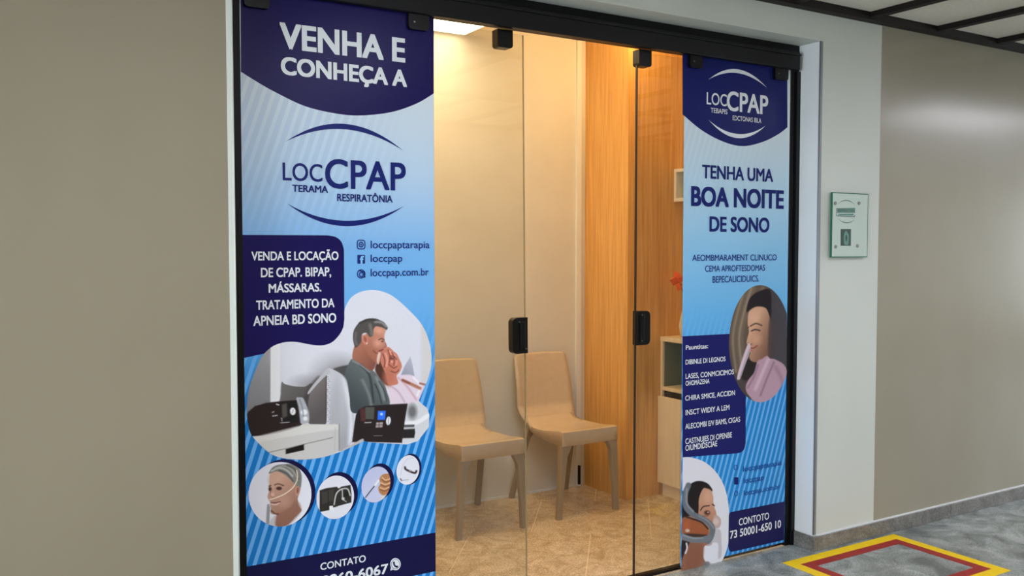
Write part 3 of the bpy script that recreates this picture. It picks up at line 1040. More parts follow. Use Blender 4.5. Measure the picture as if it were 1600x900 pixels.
    p.ell(606.8, 657.5, 3.6, 6.6, (226, 226, 228), 0.3, 0.12)
    p.line([(607, 653), (606.4, 662)], 1.0, (120, 120, 122))
    p.line([(570, 660.4), (579.6, 660)], 1.6, (170, 168, 168))
    p.line([(584, 680.8), (597, 680.7)], 1.0, (128, 120, 120))
    p.line([(566, 688), (552, 696), (538, 703)], 5, (172, 170, 168), 1.4)
    # left machine
    p.poly([(463, 622.4), (468, 621), (473, 621.6), (477, 629), (482, 643), (483, 655), (481, 660.5), (468, 661), (464, 640)], (160, 163, 168), 1.3)
    p.ell(475, 644, 5, 4.2, (228, 228, 230), 0.6)
    p.ell(477, 654, 3.4, 3.4, (214, 214, 216), 0.7)
    p.line([(468, 624), (472, 636), (474, 650)], 1.6, (118, 120, 124), 1.6)
    p.poly([(384, 650), (388, 643), (397.8, 634.7), (415.6, 629.4), (437, 626.9), (463.6, 625), (467, 640), (469.5, 661), (472, 663), (465.4, 669), (433.4, 676.5), (410, 681), (388, 682), (384, 665)], (43, 32, 32), 1.1, False)
    p.poly([(437, 628.6), (463, 626), (466, 659.8), (438.6, 661)], (31, 29, 29), 1.0, False)
    p.poly([(440, 632), (448, 630), (449, 650), (441, 654)], (84, 78, 72), 3, False, 0.9)
    p.line([(438.6, 660.6), (452, 659.6)], 1.2, (178, 176, 176))
    p.line([(440, 653), (440.4, 658)], 1.2, (160, 158, 156))
    p.ell(457.4, 642.7, 4.3, 5.8, (232, 232, 232), 0.3, -0.1)
    p.line([(458, 640), (456.6, 645)], 1.0, (120, 120, 120))
    p.line([(432, 631.6), (435.4, 632.6)], 1.8, (196, 192, 190))
    p.line([(425, 644.6), (428, 643)], 1.4, (170, 166, 164))
    p.line([(426, 650), (433, 649)], 1.8, (170, 166, 164))
    # bedside table
    p.poly([(388, 683), (410, 681), (440, 675), (469, 666), (474, 662.4), (529.5, 663), (529.6, 704), (500, 722), (440, 725), (400, 705)], p.grad((194, 190, 184), (184, 181, 178), (400, 685), (520, 700)), 1.0, False)
    p.poly([(471, 664), (529, 663.4), (529, 671), (500, 674), (440, 684), (400, 692), (392, 684)], (206, 203, 197), 2, False, 0.7)
    p.line([(414, 708), (446, 701), (475, 694), (520, 683.5)], 1.1, (118, 112, 106), 1.1, False)
    p.line([(524, 668), (523, 704)], 1.0, (168, 164, 160), 1.4)
    p.poly([(446, 702), (475, 694.2), (475.2, 703.2), (446.2, 709.6)], (28, 22, 22), 0.9, False)
    p.line([(529.8, 663), (529.8, 704)], 1.4, (120, 116, 114), 1.4)
    return p.grain(1.2)


P.print_photo('photo_print', BLOB, (548, 600), paint_couple, 2, 130, 620)

# four round photographs
P.ellipse('photo_shade', 444.5, 768.5, 48.3, 51.2, 2, NAVY)
def circle(cx, cy, rx, ry, rot=0.0, n=90):
    c, s = math.cos(rot), math.sin(rot)
    return [(cx + rx * math.cos(k) * c - ry * math.sin(k) * s, cy + rx * math.cos(k) * s + ry * math.sin(k) * c) for k in np.linspace(0, 2 * math.pi, n, endpoint=False)]


def paint_patient(p):
    p.fill(p.grad((204, 203, 210), (212, 211, 217), (400, 730), (470, 810)))
    p.line([(419.6, 790), (418.6, 806), (418, 824)], 5, (136, 136, 140), 1.4)
    p.poly([(423, 812), (432, 806), (440, 823), (420, 824)], (186, 184, 186), 2)
    p.poly([(423.5, 738), (421, 750), (420.4, 757.8), (419.6, 768), (418, 775), (418.6, 779), (421, 783.8), (421.8, 788), (423, 792.4), (423, 801), (427, 803.6), (432, 804), (431.5, 812), (430.5, 820), (436, 823), (442, 823), (452, 818), (462, 807), (471, 797.5), (466.5, 790), (465, 780), (467, 772), (469.5, 762), (466, 748), (455, 738), (440, 734)], p.grad((186, 146, 126), (140, 100, 84), (425, 760), (464, 795)), 1.0)
    p.ell(430, 749, 9, 9, (188, 150, 130), 1.2, 0, 0.7)
    p.poly([(432, 804), (441, 800), (455, 790), (464, 782), (470, 798), (452, 819), (438, 824), (430, 820)], (132, 92, 76), 4, True, 0.7)
    p.ell(443, 784, 10, 9, (182, 140, 122), 1.2, 0.3, 0.6)
    p.poly([(419.7, 740), (422, 735), (426, 730), (433, 726.5), (442, 725.3), (450, 724.6), (456.5, 725.3), (463, 728), (468, 733), (471, 742), (471, 752), (469.5, 762), (465, 760), (461, 757.8), (457, 753), (452, 748), (445, 742), (437.8, 738), (431, 736.5), (425, 738.5)], (116, 114, 108), 0.9)
    p.line([(424, 736), (436, 731), (448, 735), (457, 744)], 2.4, (172, 170, 164), 1.8)
    p.line([(430, 731), (444, 728), (456, 734), (464, 746)], 1.8, (150, 148, 142), 1.6)
    p.line([(448, 727), (460, 733), (466, 748)], 1.8, (74, 72, 70), 1.8)
    p.line([(436, 735), (448, 740), (458, 752)], 1.6, (74, 70, 68), 1.6)
    p.line([(429, 757.5), (435, 756), (443, 758.5)], 1.6, (84, 58, 48), 1.4)
    p.ell(435.8, 763, 4.4, 2.6, (64, 42, 36), 0.7)
    p.line([(420, 759.5), (423, 758.5)], 1.6, (80, 56, 46), 1.3)
    p.ell(421.8, 764, 2.4, 3.2, (64, 44, 38), 0.8)
    p.line([(423.6, 766), (422, 774), (428, 777.5)], 1.2, (136, 96, 80), 1.6)
    p.ell(425.6, 773, 3.0, 3.0, (206, 170, 152), 1.0, 0, 0.8)
    p.line([(423, 785), (430, 785.6), (437.6, 783.4)], 1.5, (104, 62, 56), 1.1)
    p.line([(424, 787.4), (430, 788.4), (435.5, 786.4)], 1.8, (206, 176, 168), 1.3)
    p.line([(424, 798), (430, 802.5), (434, 803)], 2.2, (96, 66, 54), 1.8)
    p.ell(464.6, 767, 3.6, 8, (176, 128, 108), 0.4, 0.1)
    p.ell(465, 766, 1.7, 4.6, (128, 84, 70), 0.7, 0.1)
    p.line([(463.5, 735), (464.5, 748), (458, 761), (445, 771.5), (430, 778), (421, 780.6)], 1.5, (216, 204, 186), 1.1)
    p.line([(419, 781), (422, 785), (421, 790)], 1.4, (190, 186, 188), 1.1)
    return p.grain(1.0)


P.print_photo('photo_print', circle(437.4, 772.2, 49, 50.4, 0.15), (437.4, 772.2), paint_patient, 3, 62, 300)

P.ellipse('photo_shade', 529.4, 771.8, 29.6, 34.4, 2, NAVY, rot=0.15)


def paint_case(p):
    p.fill((208, 207, 213))
    p.poly([(499.2, 766), (510, 762.5), (526, 760.4), (529, 763), (534, 760), (547.5, 757.6), (549, 772), (548.8, 785), (530, 790), (514, 797), (499.2, 800)], (46, 43, 40), 0.9, False)
    p.poly([(502, 769), (522, 764), (521, 782), (503, 788)], (62, 58, 54), 2, False)
    p.line([(513, 768), (513, 794)], 1.2, (34, 32, 30), 1.4)
    p.line([(522, 788), (524, 776), (527, 769), (534, 764), (543, 764), (547, 774)], 2.2, (176, 175, 172), 1.1)
    p.line([(534.6, 765), (535, 780)], 1.8, (170, 168, 166), 1.1)
    p.line([(535, 780), (541, 784)], 1.6, (160, 158, 156), 1.1)
    p.ell(536, 779, 2.4, 2.4, (190, 188, 184), 0.6)
    p.ell(541, 772, 3, 5, (30, 28, 28), 0.6)
    p.line([(519, 794), (534, 791.4), (547, 790)], 2.2, (206, 204, 204), 1.0)
    p.poly([(514.5, 790.5), (520, 790), (520.4, 796.4), (514.6, 797)], (220, 219, 220), 1.0, False)
    return p


P.print_photo('photo_print', circle(523.7, 777, 29, 34.2, 0.22), (523.7, 777), paint_case, 3, 40, 220)
P.ellipse('photo_shade', 592.6, 752.4, 22.6, 28.6, 2, NAVY, rot=0.2)


def paint_hand(p):
    p.fill(p.grad((176, 180, 206), (186, 188, 210), (575, 735), (585, 780)))
    p.poly([(600, 772), (612, 756), (616, 770), (604, 780), (594, 781)], (206, 196, 196), 2)
    p.poly([(593, 748), (597, 742), (604, 740), (611, 741), (612, 754), (608, 768), (600, 774), (593, 770), (591, 762), (594, 756)], (168, 116, 76), 1.4)
    for q in (((597, 746), (602, 750), (609, 748)), ((595, 754), (602, 757), (610, 754)), ((594, 762), (601, 764), (607, 761))):
        p.line(q, 1.8, (212, 172, 140), 1.6)
        p.line([(a, b + 3) for a, b in q], 1.2, (112, 66, 40), 1.4)
    p.line([(571, 777), (578, 768), (586, 758)], 1.6, (58, 56, 66), 1.0)
    p.line([(586, 758), (591, 751)], 3.2, (214, 214, 220), 1.4)
    return p


P.print_photo('photo_print', circle(587.2, 757, 22, 28.6, 0.3), (587.2, 757), paint_hand, 3, 34, 190)
P.ellipse('photo_shade', 640.6, 733, 17.6, 24.4, 2, NAVY, rot=0.15)


def paint_cannula(p):
    p.fill((208, 208, 218))
    p.line([(626, 742), (630, 726), (638, 716), (646, 716)], 0.9, (186, 186, 198), 1.2)
    p.line([(632.7, 730), (633.6, 733), (640, 736.4), (648, 739), (650.4, 736)], 3.0, (62, 46, 46), 1.4)
    p.ell(641, 735.6, 2.2, 1.2, (150, 130, 124), 0.8)
    p.line([(625.6, 748), (627.6, 751)], 1.8, (96, 90, 92), 1.2)
    p.line([(629, 750.4), (638, 749.4)], 0.9, (150, 150, 156), 1.0)
    return p


P.print_photo('photo_print', circle(637.2, 734.2, 17.6, 23.2, 0.22), (637.2, 734.2), paint_cannula, 3, 28, 150)

# contact band
P.flat_xz('contact_field', [(PX0, 0.223), (PX1, 0.223), (PX1, 0.3665), (PX0, 0.3665)], 2, NAVY)
P.text('lettering', 'CONTATO', (500.6, 890.2), (571, 877.7), 879.6, 5, WHITE, 0.006)
P.text('lettering', '9960-6067', (503, 914.5), (605.8, 896.2), 899.5, 5, WHITE, 0.014)
ic = P.ellipse('phone_icon', 617.6, 881.3, 8.2, 9.6, 5, WHITE, None, 40, inner=0.82)
P.flat('tail', [(610.6, 886), (609.4, 891.4), (614.6, 889.8)], 5, WHITE, ic)
P.ellipse('disc', 617.6, 881.3, 6.2, 7.2, 5, WHITE, ic, 32)
P.flat('receiver', [(613.4, 878.2), (615.4, 876.6), (616.8, 879.4), (616.4, 881.2), (618.6, 884), (620.4, 883.4), (622, 885.2), (620.4, 887.2), (616.6, 885.6), (614, 881.8)], 6, NAVY, ic)

# ---------------- narrow poster on the right leaf
pr = empty('poster.001')
tag(pr, 'narrow blue poster on the right glass leaf with a woman in a grey-strapped mask', 'poster')
P = Poster(pr)
film_r = film_mat('blue_film_narrow', [(0.10, (40, 126, 196)), (0.34, (84, 160, 220)), (0.50, (98, 168, 226)), (0.62, (130, 182, 226)), (0.74, (168, 198, 230)), (0.86, (198, 210, 232))],
                  0.74, 1.18, (98, 164, 222), (34, 124, 194), 0.0315, 0.34, 0.40, (2.6, 3.4, 0.10, 1.4, 1.8))
RX_0, RX_1 = 2.6095, 3.2545
P.flat_xz('film', [(RX_0, 0.018), (RX_1, 0.018), (RX_1, 2.225), (RX_0, 2.225)], 0, film_r)
BLUE2 = (20, 28, 90)
P.flat('title_field', [(1066.4, 178.7), (1066.4, 60), (1230.6, 60), (1230.3, 198.8)] + list(smooth([(1230.3, 198.8), (1215.6, 210), (1191, 222), (1160, 228.4), (1129, 221), (1095.6, 203), (1066.4, 178.7)], 5, False))[1:-1], 1, BLUE2)
lg = P.crescent('emblem', (1106.7, 124.4), (1198, 137.3), -22.5, -16.5, 4, WHITE)
P.crescent('lower_arc', (1107.3, 187.8), (1195.6, 196.7), 23.5, 17, 4, WHITE, lg)
P.text('lettering', 'LOC', (1103.8, 163), (1135, 165.8), 144.6, 5, WHITE, 0.0, lg)
P.text('lettering', 'CPAP', (1135.6, 172.6), (1199, 178.2), 143.4, 5, WHITE, 0.012, lg)
P.text('lettering', 'TEBAPIS', (1110, 176), (1136, 178.4), 168.6, 5, WHITE, 0.0, lg)
P.text('lettering', 'EDCTONAS IBLA', (1144.4, 188), (1189, 192), 180.8, 5, WHITE, 0.0, lg)
P.text('headline', 'TENHA UMA', (1097, 278), (1207, 284), 257.8, 5, INKBLUE, 0.016)
P.text('headline', 'BOA NOITE', (1080.4, 320.4), (1223.2, 326), 291.4, 5, INKBLUE, 0.026)
P.text('headline', 'DE SONO', (1108.7, 361), (1201, 362.6), 338.6, 5, INKBLUE, 0.020)
for s, a, b, t in (('AEOMBMARAMENT CLINUCO', (1081.3, 407.5), (1213, 406.8), 397.9), ('CEMA APROFTESDOMAS', (1101.3, 424), (1194.7, 423.4), 414.6), ('BEPECALICIDUICS.', (1113, 441.6), (1185.5, 440), 431.6)):
    P.text('lettering', s, a, b, t, 5, (34, 48, 118), 0.0)
P.flat('list_field', [(1066.5, 525.4), (1165.5, 520.3), (1165, 692)] + list(smooth([(1165, 692), (1162.5, 702), (1157, 707), (1149, 708.5)], 4, False))[1:] + [(1066.5, 714.6)], 1, (26, 28, 90))
for s, a, b, t in (('Pauntitas:', (1071.3, 546), (1105.7, 544.4), 539), ('DIBINLE DI LEGNOS', (1070.8, 569), (1133, 564.5), 561.8), ('LASES, CONMCICIMOS', (1070.8, 591.4), (1146, 585), 583.6),
                   ('OHOMAZENA', (1070.8, 602.4), (1108, 599), 595.2), ('CHIRA SMICE, ACCIDN', (1070.3, 625), (1147.8, 618), 617.4), ('INSCT WIDIY A LEM', (1070.8, 648), (1139, 640.8), 640),
                   ('ALECOMBI E/V BAMS, CIGAS', (1070.5, 669), (1155.8, 660), 661), ('CASTNUJES DI OPENBE', (1070.5, 693), (1143, 684), 684.6), ('OIUMDIDSCIAE', (1070.5, 704), (1120, 697.2), 695.4)):
    P.text('lettering', s, a, b, t, 5, WHITE, 0.006)


def paint_girl(p):
    p.fill(p.grad((98, 84, 72), (70, 62, 60), (1145, 480), (1220, 560)))
    for k, (x, c) in enumerate(((1148, (140, 124, 102)), (1153, (104, 90, 74)), (1158, (148, 132, 110)), (1163, (112, 96, 80)), (1168, (96, 82, 68)), (1176, (120, 106, 88)))):
        p.line([(x + 16, 450), (x + 4, 490), (x - 3, 530), (x + 2, 580)], 4.5, c, 4, True, 0.8)
    p.put(np.clip((p.U - 1201) / 4, 0, 1) * np.clip((580 - p.V) / 20, 0, 1), (68, 64, 68))
    p.poly([(1160, 566), (1172, 560), (1184, 562), (1182, 585), (1170, 594), (1158, 590)], (42, 36, 36), 4)
    p.poly([(1166.5, 488), (1168, 476), (1173, 464), (1186, 455), (1203, 453), (1205, 480), (1204, 500), (1197, 486), (1182, 480), (1172, 484)], (36, 31, 35), 2)
    p.poly([(1169.5, 489), (1175, 482.5), (1184, 479), (1196.7, 482), (1203, 497.8), (1206, 515), (1206, 535), (1202, 557.8), (1192, 566), (1183, 566), (1176, 565), (1172, 562), (1170.6, 556), (1172.5, 551.5), (1170.2, 547.5), (1171.4, 542), (1166.6, 536.5), (1168, 527), (1170, 517.8), (1168, 505)], p.grad((196, 152, 124), (116, 82, 68), (1172, 520), (1206, 535)), 1.2)
    p.ell(1178, 495, 7, 9, (206, 164, 138), 1.3, 0, 0.7)
    p.ell(1182, 530, 7, 8, (200, 150, 122), 1.4, 0, 0.7)
    p.poly([(1203, 495), (1214, 510), (1214, 545), (1204, 562), (1200, 545)], (72, 62, 62), 4, True, 0.9)
    p.line([(1172.5, 509.5), (1181, 505.5), (1190, 508.5)], 1.8, (62, 44, 40), 1.3)
    p.line([(1174, 517), (1180, 515), (1187, 516.5)], 2.0, (52, 38, 36), 1.3)
    p.line([(1168.6, 512), (1170, 511)], 1.4, (70, 50, 44), 1.1)
    p.line([(1169, 535.5), (1172, 538.5), (1175, 537)], 1.3, (120, 78, 64), 1.3)
    p.line([(1172.5, 543.4), (1177, 544), (1183, 540)], 1.7, (126, 58, 58), 1.2)
    p.line([(1172, 547), (1176, 548.5)], 1.8, (176, 104, 98), 1.4)
    p.poly([(1168.5, 537), (1172.5, 541), (1170.5, 552), (1162, 576), (1156, 592), (1151.5, 590), (1158, 566)], (196, 178, 188), 1.4)
    p.line([(1171, 545), (1163, 568), (1156, 590)], 1.2, (150, 132, 144), 1.4)
    p.poly([(1183, 565), (1190, 561), (1198, 556), (1203, 560), (1212, 562), (1227, 573), (1232, 600), (1232, 635), (1190, 635), (1170, 618), (1165, 606), (1169, 594), (1178, 582)], (172, 140, 154), 1.5)
    p.line([(1200, 562), (1190, 585), (1180, 608)], 5, (194, 166, 180), 4)
    p.line([(1209, 566), (1198, 592), (1188, 618)], 2.4, (134, 104, 120), 3)
    p.line([(1184, 570), (1178, 588), (1168, 606)], 2.2, (136, 106, 122), 3)
    p.line([(1212, 574), (1222, 596), (1222, 622)], 5, (150, 120, 136), 5)
    return p.grain(1.0)


GIRL = [(min(a, 1229.6 - (b - 450) * 0.004), b) for a, b in circle(1187.5, 537, 48.5, 91.5, 0.0, 160)]
P.print_photo('photo_print', GIRL, (1187, 537), paint_girl, 2, 85, 320)


def paint_mask(p):
    p.fill(p.grad((204, 203, 210), (210, 210, 216), (1080, 720), (1130, 860)))
    p.poly([(1063, 775), (1072, 763), (1082, 754), (1093, 751.4), (1105, 755), (1112.4, 764), (1111.6, 768), (1103, 765), (1099, 764), (1096, 782), (1090, 812), (1066, 816)], (34, 29, 31), 1.2)
    p.poly([(1064, 845), (1080, 846), (1078, 868), (1074, 882), (1062, 884)], (44, 36, 36), 2)
    p.poly([(1099, 763), (1105, 763.4), (1111.4, 767), (1114, 777), (1114.6, 785), (1116, 792), (1118.6, 800), (1119, 807), (1115, 812), (1114, 821), (1113, 838), (1111.4, 851), (1101, 853), (1098.6, 862), (1099.5, 872.4), (1104, 884), (1095, 896), (1060, 900), (1064, 880), (1070, 862), (1078, 846), (1064, 841.6), (1064, 813), (1078, 806), (1089, 806.6), (1091.4, 795), (1091.6, 782), (1094, 772)], p.grad((184, 138, 112), (138, 92, 72), (1108, 785), (1080, 860)), 1.2)
    p.ell(1106, 776, 6, 9, (198, 156, 132), 1.3, 0, 0.7)
    p.poly([(1066, 812), (1078, 809), (1090, 814), (1104, 824), (1106, 836), (1086, 838), (1068, 834)], (146, 84, 54), 2.4)
    p.ell(1073, 822, 5, 8, (164, 88, 58), 0.8, 0.2)
    p.ell(1074, 829, 3.4, 2.4, (190, 176, 164), 0.8)
    p.poly([(1066, 834), (1086, 834), (1106, 836), (1104, 840), (1068, 838)], (52, 42, 38), 2, True, 0.9)
    p.poly([(1078, 848), (1098, 850), (1098, 872), (1088, 886), (1074, 892), (1072, 872)], (128, 84, 66), 4, True, 0.7)
    p.line([(1094.5, 797), (1099, 791.5), (1108, 790)], 1.8, (64, 44, 40), 1.4)
    p.ell(1104.6, 801, 4.4, 3.4, (74, 48, 42), 0.8)
    p.ell(1106, 800.4, 1.4, 1.2, (180, 150, 134), 0.8)
    p.line([(1098, 806), (1105, 806), (1109, 803)], 1.2, (122, 78, 62), 1.6)
    p.line([(1113, 788), (1116, 790)], 1.8, (60, 42, 40), 1.2)
    # mask and straps
    p.poly([(1115, 806), (1121, 805.5), (1126, 812), (1125, 822), (1120, 825.6), (1114, 824)], (176, 150, 144), 1.6, True, 0.9)
    p.ell(1118.6, 815, 4.4, 5.4, (206, 186, 178), 0.8, 0, 0.7)
    p.poly([(1111, 828), (1120, 826), (1126, 830), (1127, 846), (1127, 868), (1122, 872), (1122, 850), (1114, 848), (1108, 853), (1104, 846)], (176, 172, 176), 2, True, 0.85)
    p.line([(1075.5, 758), (1070.5, 772), (1071, 790), (1079, 801), (1092, 808), (1105, 815), (1113, 825), (1111, 838), (1106, 846)], 8.5, (100, 106, 114), 1.3)
    p.line([(1073, 764), (1073, 786), (1083, 799)], 3, (128, 134, 142), 2.2)
    p.line([(1092, 806), (1106, 814), (1115, 825)], 2, (128, 134, 142), 1.8)
    p.line([(1066, 838), (1080, 843), (1096, 843.4), (1108, 840)], 9, (108, 113, 120), 1.3)
    p.line([(1067, 836), (1082, 840.6), (1098, 840.4)], 2, (138, 144, 150), 1.8)
    p.line([(1067, 806), (1080, 810), (1096, 816), (1106, 826)], 2.4, (44, 36, 36), 1.6)
    p.line([(1072.4, 849), (1073.4, 856), (1071, 864)], 2.6, (206, 204, 208), 1.4)
    p.poly([(1098, 880), (1108, 878), (1110, 890), (1096, 896)], (110, 106, 112), 2, True, 0.9)
    return p.grain(1.0)


MASK = [(1066.6, 714.6)] + list(smooth([(1066.6, 714.6), (1080.5, 715), (1101, 722), (1119.6, 738.8), (1132, 761.4), (1138, 788), (1139.6, 818), (1137.5, 850), (1132, 868), (1126, 880.2)], 5, False))[1:] + [(1064.4, 892.2)]
P.print_photo('photo_print', MASK, (1096, 815), paint_mask, 2, 85, 300)
# contact lines in faded ink, and the contact field
FADE = (32, 80, 150)
for s, a, b, t in (('loccpaptarapia', (1161, 736), (1221, 727.4), 727.6), ('loccpap', (1162, 754.6), (1193, 750.4), 746), ('loccpap.com.br', (1162, 773), (1218, 764.6), 765)):
    P.text('lettering', s, a, b, t, 4, FADE, 0.01, ref='l')
ring_rect(P, 'camera_icon', 1146.4, 1152.6, 726.4, 734.6, 1.8, 1.2, 4, FADE)
P.flat('letter_icon', rounded(1146.6, 1153.4, 745.6, 757, 1.6), 4, INKBLUE)
P.ellipse('spiral_icon', 1150, 771, 3.2, 4.6, 4, FADE, None, 24, inner=0.6)
P.flat('contact_field', list(smooth([(1138.4, 812), (1138.8, 804), (1141, 800.6), (1145, 799.4)], 4, False)) + [(1225.6, 783.4), (1224.6, 843.6), (1148, 861.2)] + list(smooth([(1148, 861.2), (1142, 862), (1139, 859), (1137.8, 852)], 4, False))[1:], 3, (28, 28, 76))
P.text('lettering', 'CONTOTO', (1154, 820.6), (1201, 811.3), 810, 5, WHITE, 0.004)
P.text('lettering', '73 50001-650 10', (1140.4, 841.5), (1219.5, 823.7), 829.8, 5, WHITE, 0.012)

# ------------------------------------------------------------------ chairs
def make_chair():
    root = empty('plastic_chair')
    hw = 0.176
    # seat: shell with a dipped pan, a front lip and side aprons
    bm = bmesh.new()
    prof = [(-0.014, 0.455), (0.0, 0.457), (0.03, 0.456), (0.08, 0.448), (0.16, 0.440), (0.24, 0.437), (0.30, 0.440), (0.345, 0.452), (0.372, 0.474)]
    NX = 12

    def grid(fn, nu, nv):
        g = [[bm.verts.new(fn(i / nu, j / nv)) for j in range(nv + 1)] for i in range(nu + 1)]
        for i in range(nu):
            for j in range(nv):
                bm.faces.new([g[i][j], g[i + 1][j], g[i + 1][j + 1], g[i][j + 1]])
        return g

    def half_w(y):                      # plan outline: wide at front, waist before the back
        t = max(0, min(1, y / 0.37))
        return hw + 0.008 * math.sin(t * math.pi * 0.9) - 0.030 * max(0, (t - 0.6) / 0.4) ** 2

    def seat_pt(i, j):
        k = i * (len(prof) - 1)
        a = min(int(k), len(prof) - 2)
        t = k - a
        y = prof[a][0] + (prof[a + 1][0] - prof[a][0]) * t
        z = prof[a][1] + (prof[a + 1][1] - prof[a][1]) * t
        s = 2 * j - 1
        mid = math.sin(min(1, max(0, y / 0.34)) * math.pi)
        z -= 0.012 * (1 - s * s) * mid
        return (s * half_w(y), y, z)
    top = grid(seat_pt, 28, NX)
    depth = lambda y: 0.072 - 0.045 * max(0, min(1, (y - 0.03) / 0.26))

    # apron round the rim
    rim = [top[i][0] for i in range(28, -1, -1)] + [top[0][j] for j in range(1, NX + 1)] + [top[i][NX] for i in range(1, 29)]
    low = []
    for v in rim:
        low.append(bm.verts.new((v.co.x * 1.01, v.co.y - (0.002 if v.co.y < 0.01 else 0), v.co.z - depth(v.co.y))))
    for k in range(len(rim) - 1):
        bm.faces.new([rim[k], rim[k + 1], low[k + 1], low[k]])
    for k in range(len(rim) - 1):
        e = bm.edges.get((rim[k], rim[k + 1]))
        if e and 6 < k < len(rim) - 8:
            e.smooth = False
    for v, u_ in zip(rim, low):
        e = bm.edges.get((v, u_))
        if e and (v is top[0][0] or v is top[0][NX]):
            e.smooth = False
    seat = bm_obj('seat', bm, M['chair'], root, True)
    md = seat.modifiers.new('wall', 'SOLIDIFY')
    md.thickness = 0.010
    md.offset = -1
    # backrest
    bm = bmesh.new()

    def back_pt(i, j):
        s = 2 * j - 1
        z = 0.437 + 0.372 * i
        y = 0.352 + 0.055 * min(1, i / 0.22) ** 0.7 + 0.075 * i
        wdt = 0.150 + 0.035 * math.sin(min(1, i / 0.20) * math.pi / 2) - 0.014 * max(0, (i - 0.25) / 0.75)
        if i > 0.95:
            wdt -= 0.016 * ((i - 0.95) / 0.05) ** 2
        y += -0.022 * s * s * (0.4 + 0.6 * math.sin(min(1, i) * math.pi))
        z += 0.006 * (1 - s * s) * i
        return (s * wdt, y, z)
    grid(back_pt, 26, 14)
    back = bm_obj('backrest', bm, M['chair'], root, True)
    md = back.modifiers.new('wall', 'SOLIDIFY')
    md.thickness = 0.012
    md.offset = 1

    def leg(p, q, a0, b0, a1, b1, sx):
        bm = bmesh.new()
        rows = []
        n = 6
        for k in range(n + 1):
            t = k / n
            c = Vector(p).lerp(Vector(q), t)
            e = (1 - t) ** 2
            wa, wb = a0 + (a1 - a0) * min(1, t * 1.5) , b0 + (b1 - b0) * min(1, t * 1.5)
            # knee towards the chair centre at the top
            xa, xb = (c.x, c.x - sx * (wa + 0.030 * max(0, 1 - t * 7)))
            xa, xb = min(xa, xb), max(xa, xb)
            rows.append([bm.verts.new((x, y, c.z)) for x, y in ((xa, c.y), (xb, c.y), (xb, c.y + wb), (xa, c.y + wb))])
        bm.faces.new(rows[0])
        bm.faces.new(rows[-1][::-1])
        for r, r2 in zip(rows[:-1], rows[1:]):
            for k in range(4):
                bm.faces.new([r[k], r2[k], r2[(k + 1) % 4], r[(k + 1) % 4]])
        bmesh.ops.recalc_face_normals(bm, faces=bm.faces)
        bmesh.ops.bevel(bm, geom=[e for e in bm.edges if abs((e.verts[0].co - e.verts[1].co).normalized().z) > 0.8], offset=0.004, segments=2, affect='EDGES', profile=0.5)
        bm_obj('leg', bm, M['chair_leg_shaded'], root)
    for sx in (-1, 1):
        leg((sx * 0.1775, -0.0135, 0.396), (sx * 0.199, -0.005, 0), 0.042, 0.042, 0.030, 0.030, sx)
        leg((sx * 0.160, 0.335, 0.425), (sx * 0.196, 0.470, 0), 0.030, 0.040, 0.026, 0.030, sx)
    return root


ch = make_chair()
ch.location = (2.163, 0.962, 0)
tag(ch, 'taupe plastic chair nearer the wide poster, its back partly hidden by it', 'chair', 'plastic chairs against the cream wall')
c2 = ch.copy()
C.objects.link(c2)
for k in list(ch.children):
    d = k.copy()
    C.objects.link(d)
    d.parent = c2
c2.location = (2.757, 0.978, 0)
tag(c2, 'taupe plastic chair standing next to the oak cladding, seen whole', 'chair', 'plastic chairs against the cream wall')

# ------------------------------------------------------------------ cabinet, wall box, flower
CX, CY0, CY1 = 3.335, 0.34, 1.088
cb = empty('base_cabinet', (0, 0, 0))
tag(cb, 'pale maple base cabinet with open grey niche, right of the oak cladding', 'cabinet')
box('worktop', CX - 0.004, RX1 - 0.002, CY0 - 0.004, CY1, 0.880, 0.905, M['wood_light'], cb, 0.002)
box('side_panel', CX, RX1 - 0.002, CY1 - 0.018, CY1 - 0.0005, 0.07, 0.8795, M['wood_light'], cb)
box('side_panel', CX, RX1 - 0.002, CY0, CY0 + 0.018, 0.07, 0.8795, M['wood_light'], cb)
box('niche_floor', CX + 0.001, RX1 - 0.02, CY0 + 0.0185, CY1 - 0.0185, 0.602, 0.622, M['wood_light'], cb)
bm = bmesh.new()
add_box(bm, RX1 - 0.1, RX1 - 0.09, CY0 + 0.0185, CY1 - 0.0185, 0.6225, 0.8795)
add_box(bm, CX + 0.012, RX1 - 0.1, CY1 - 0.024, CY1 - 0.0185, 0.6225, 0.8795)
add_box(bm, CX + 0.012, RX1 - 0.1, CY0 + 0.0185, CY0 + 0.024, 0.6225, 0.8795)
add_box(bm, CX + 0.012, RX1 - 0.1, CY0 + 0.024, CY1 - 0.024, 0.874, 0.8795)
bm_obj('niche_lining', bm, M['niche_grey'], cb)
box('finger_groove', CX + 0.014, RX1 - 0.02, CY0 + 0.0185, CY1 - 0.0185, 0.556, 0.6015, M['dark_gap'], cb)
for a, b in ((CY0 + 0.001, (CY0 + CY1) / 2 - 0.0015), ((CY0 + CY1) / 2 + 0.0015, CY1 - 0.001)):
    box('door', CX - 0.018, CX - 0.0005, a, b, 0.075, 0.568, M['wood_light'], cb, 0.0015)
box('toe_kick', CX + 0.012, RX1 - 0.02, CY0 + 0.01, CY1 - 0.01, 0.0, 0.0695, M['wood_light'], cb)

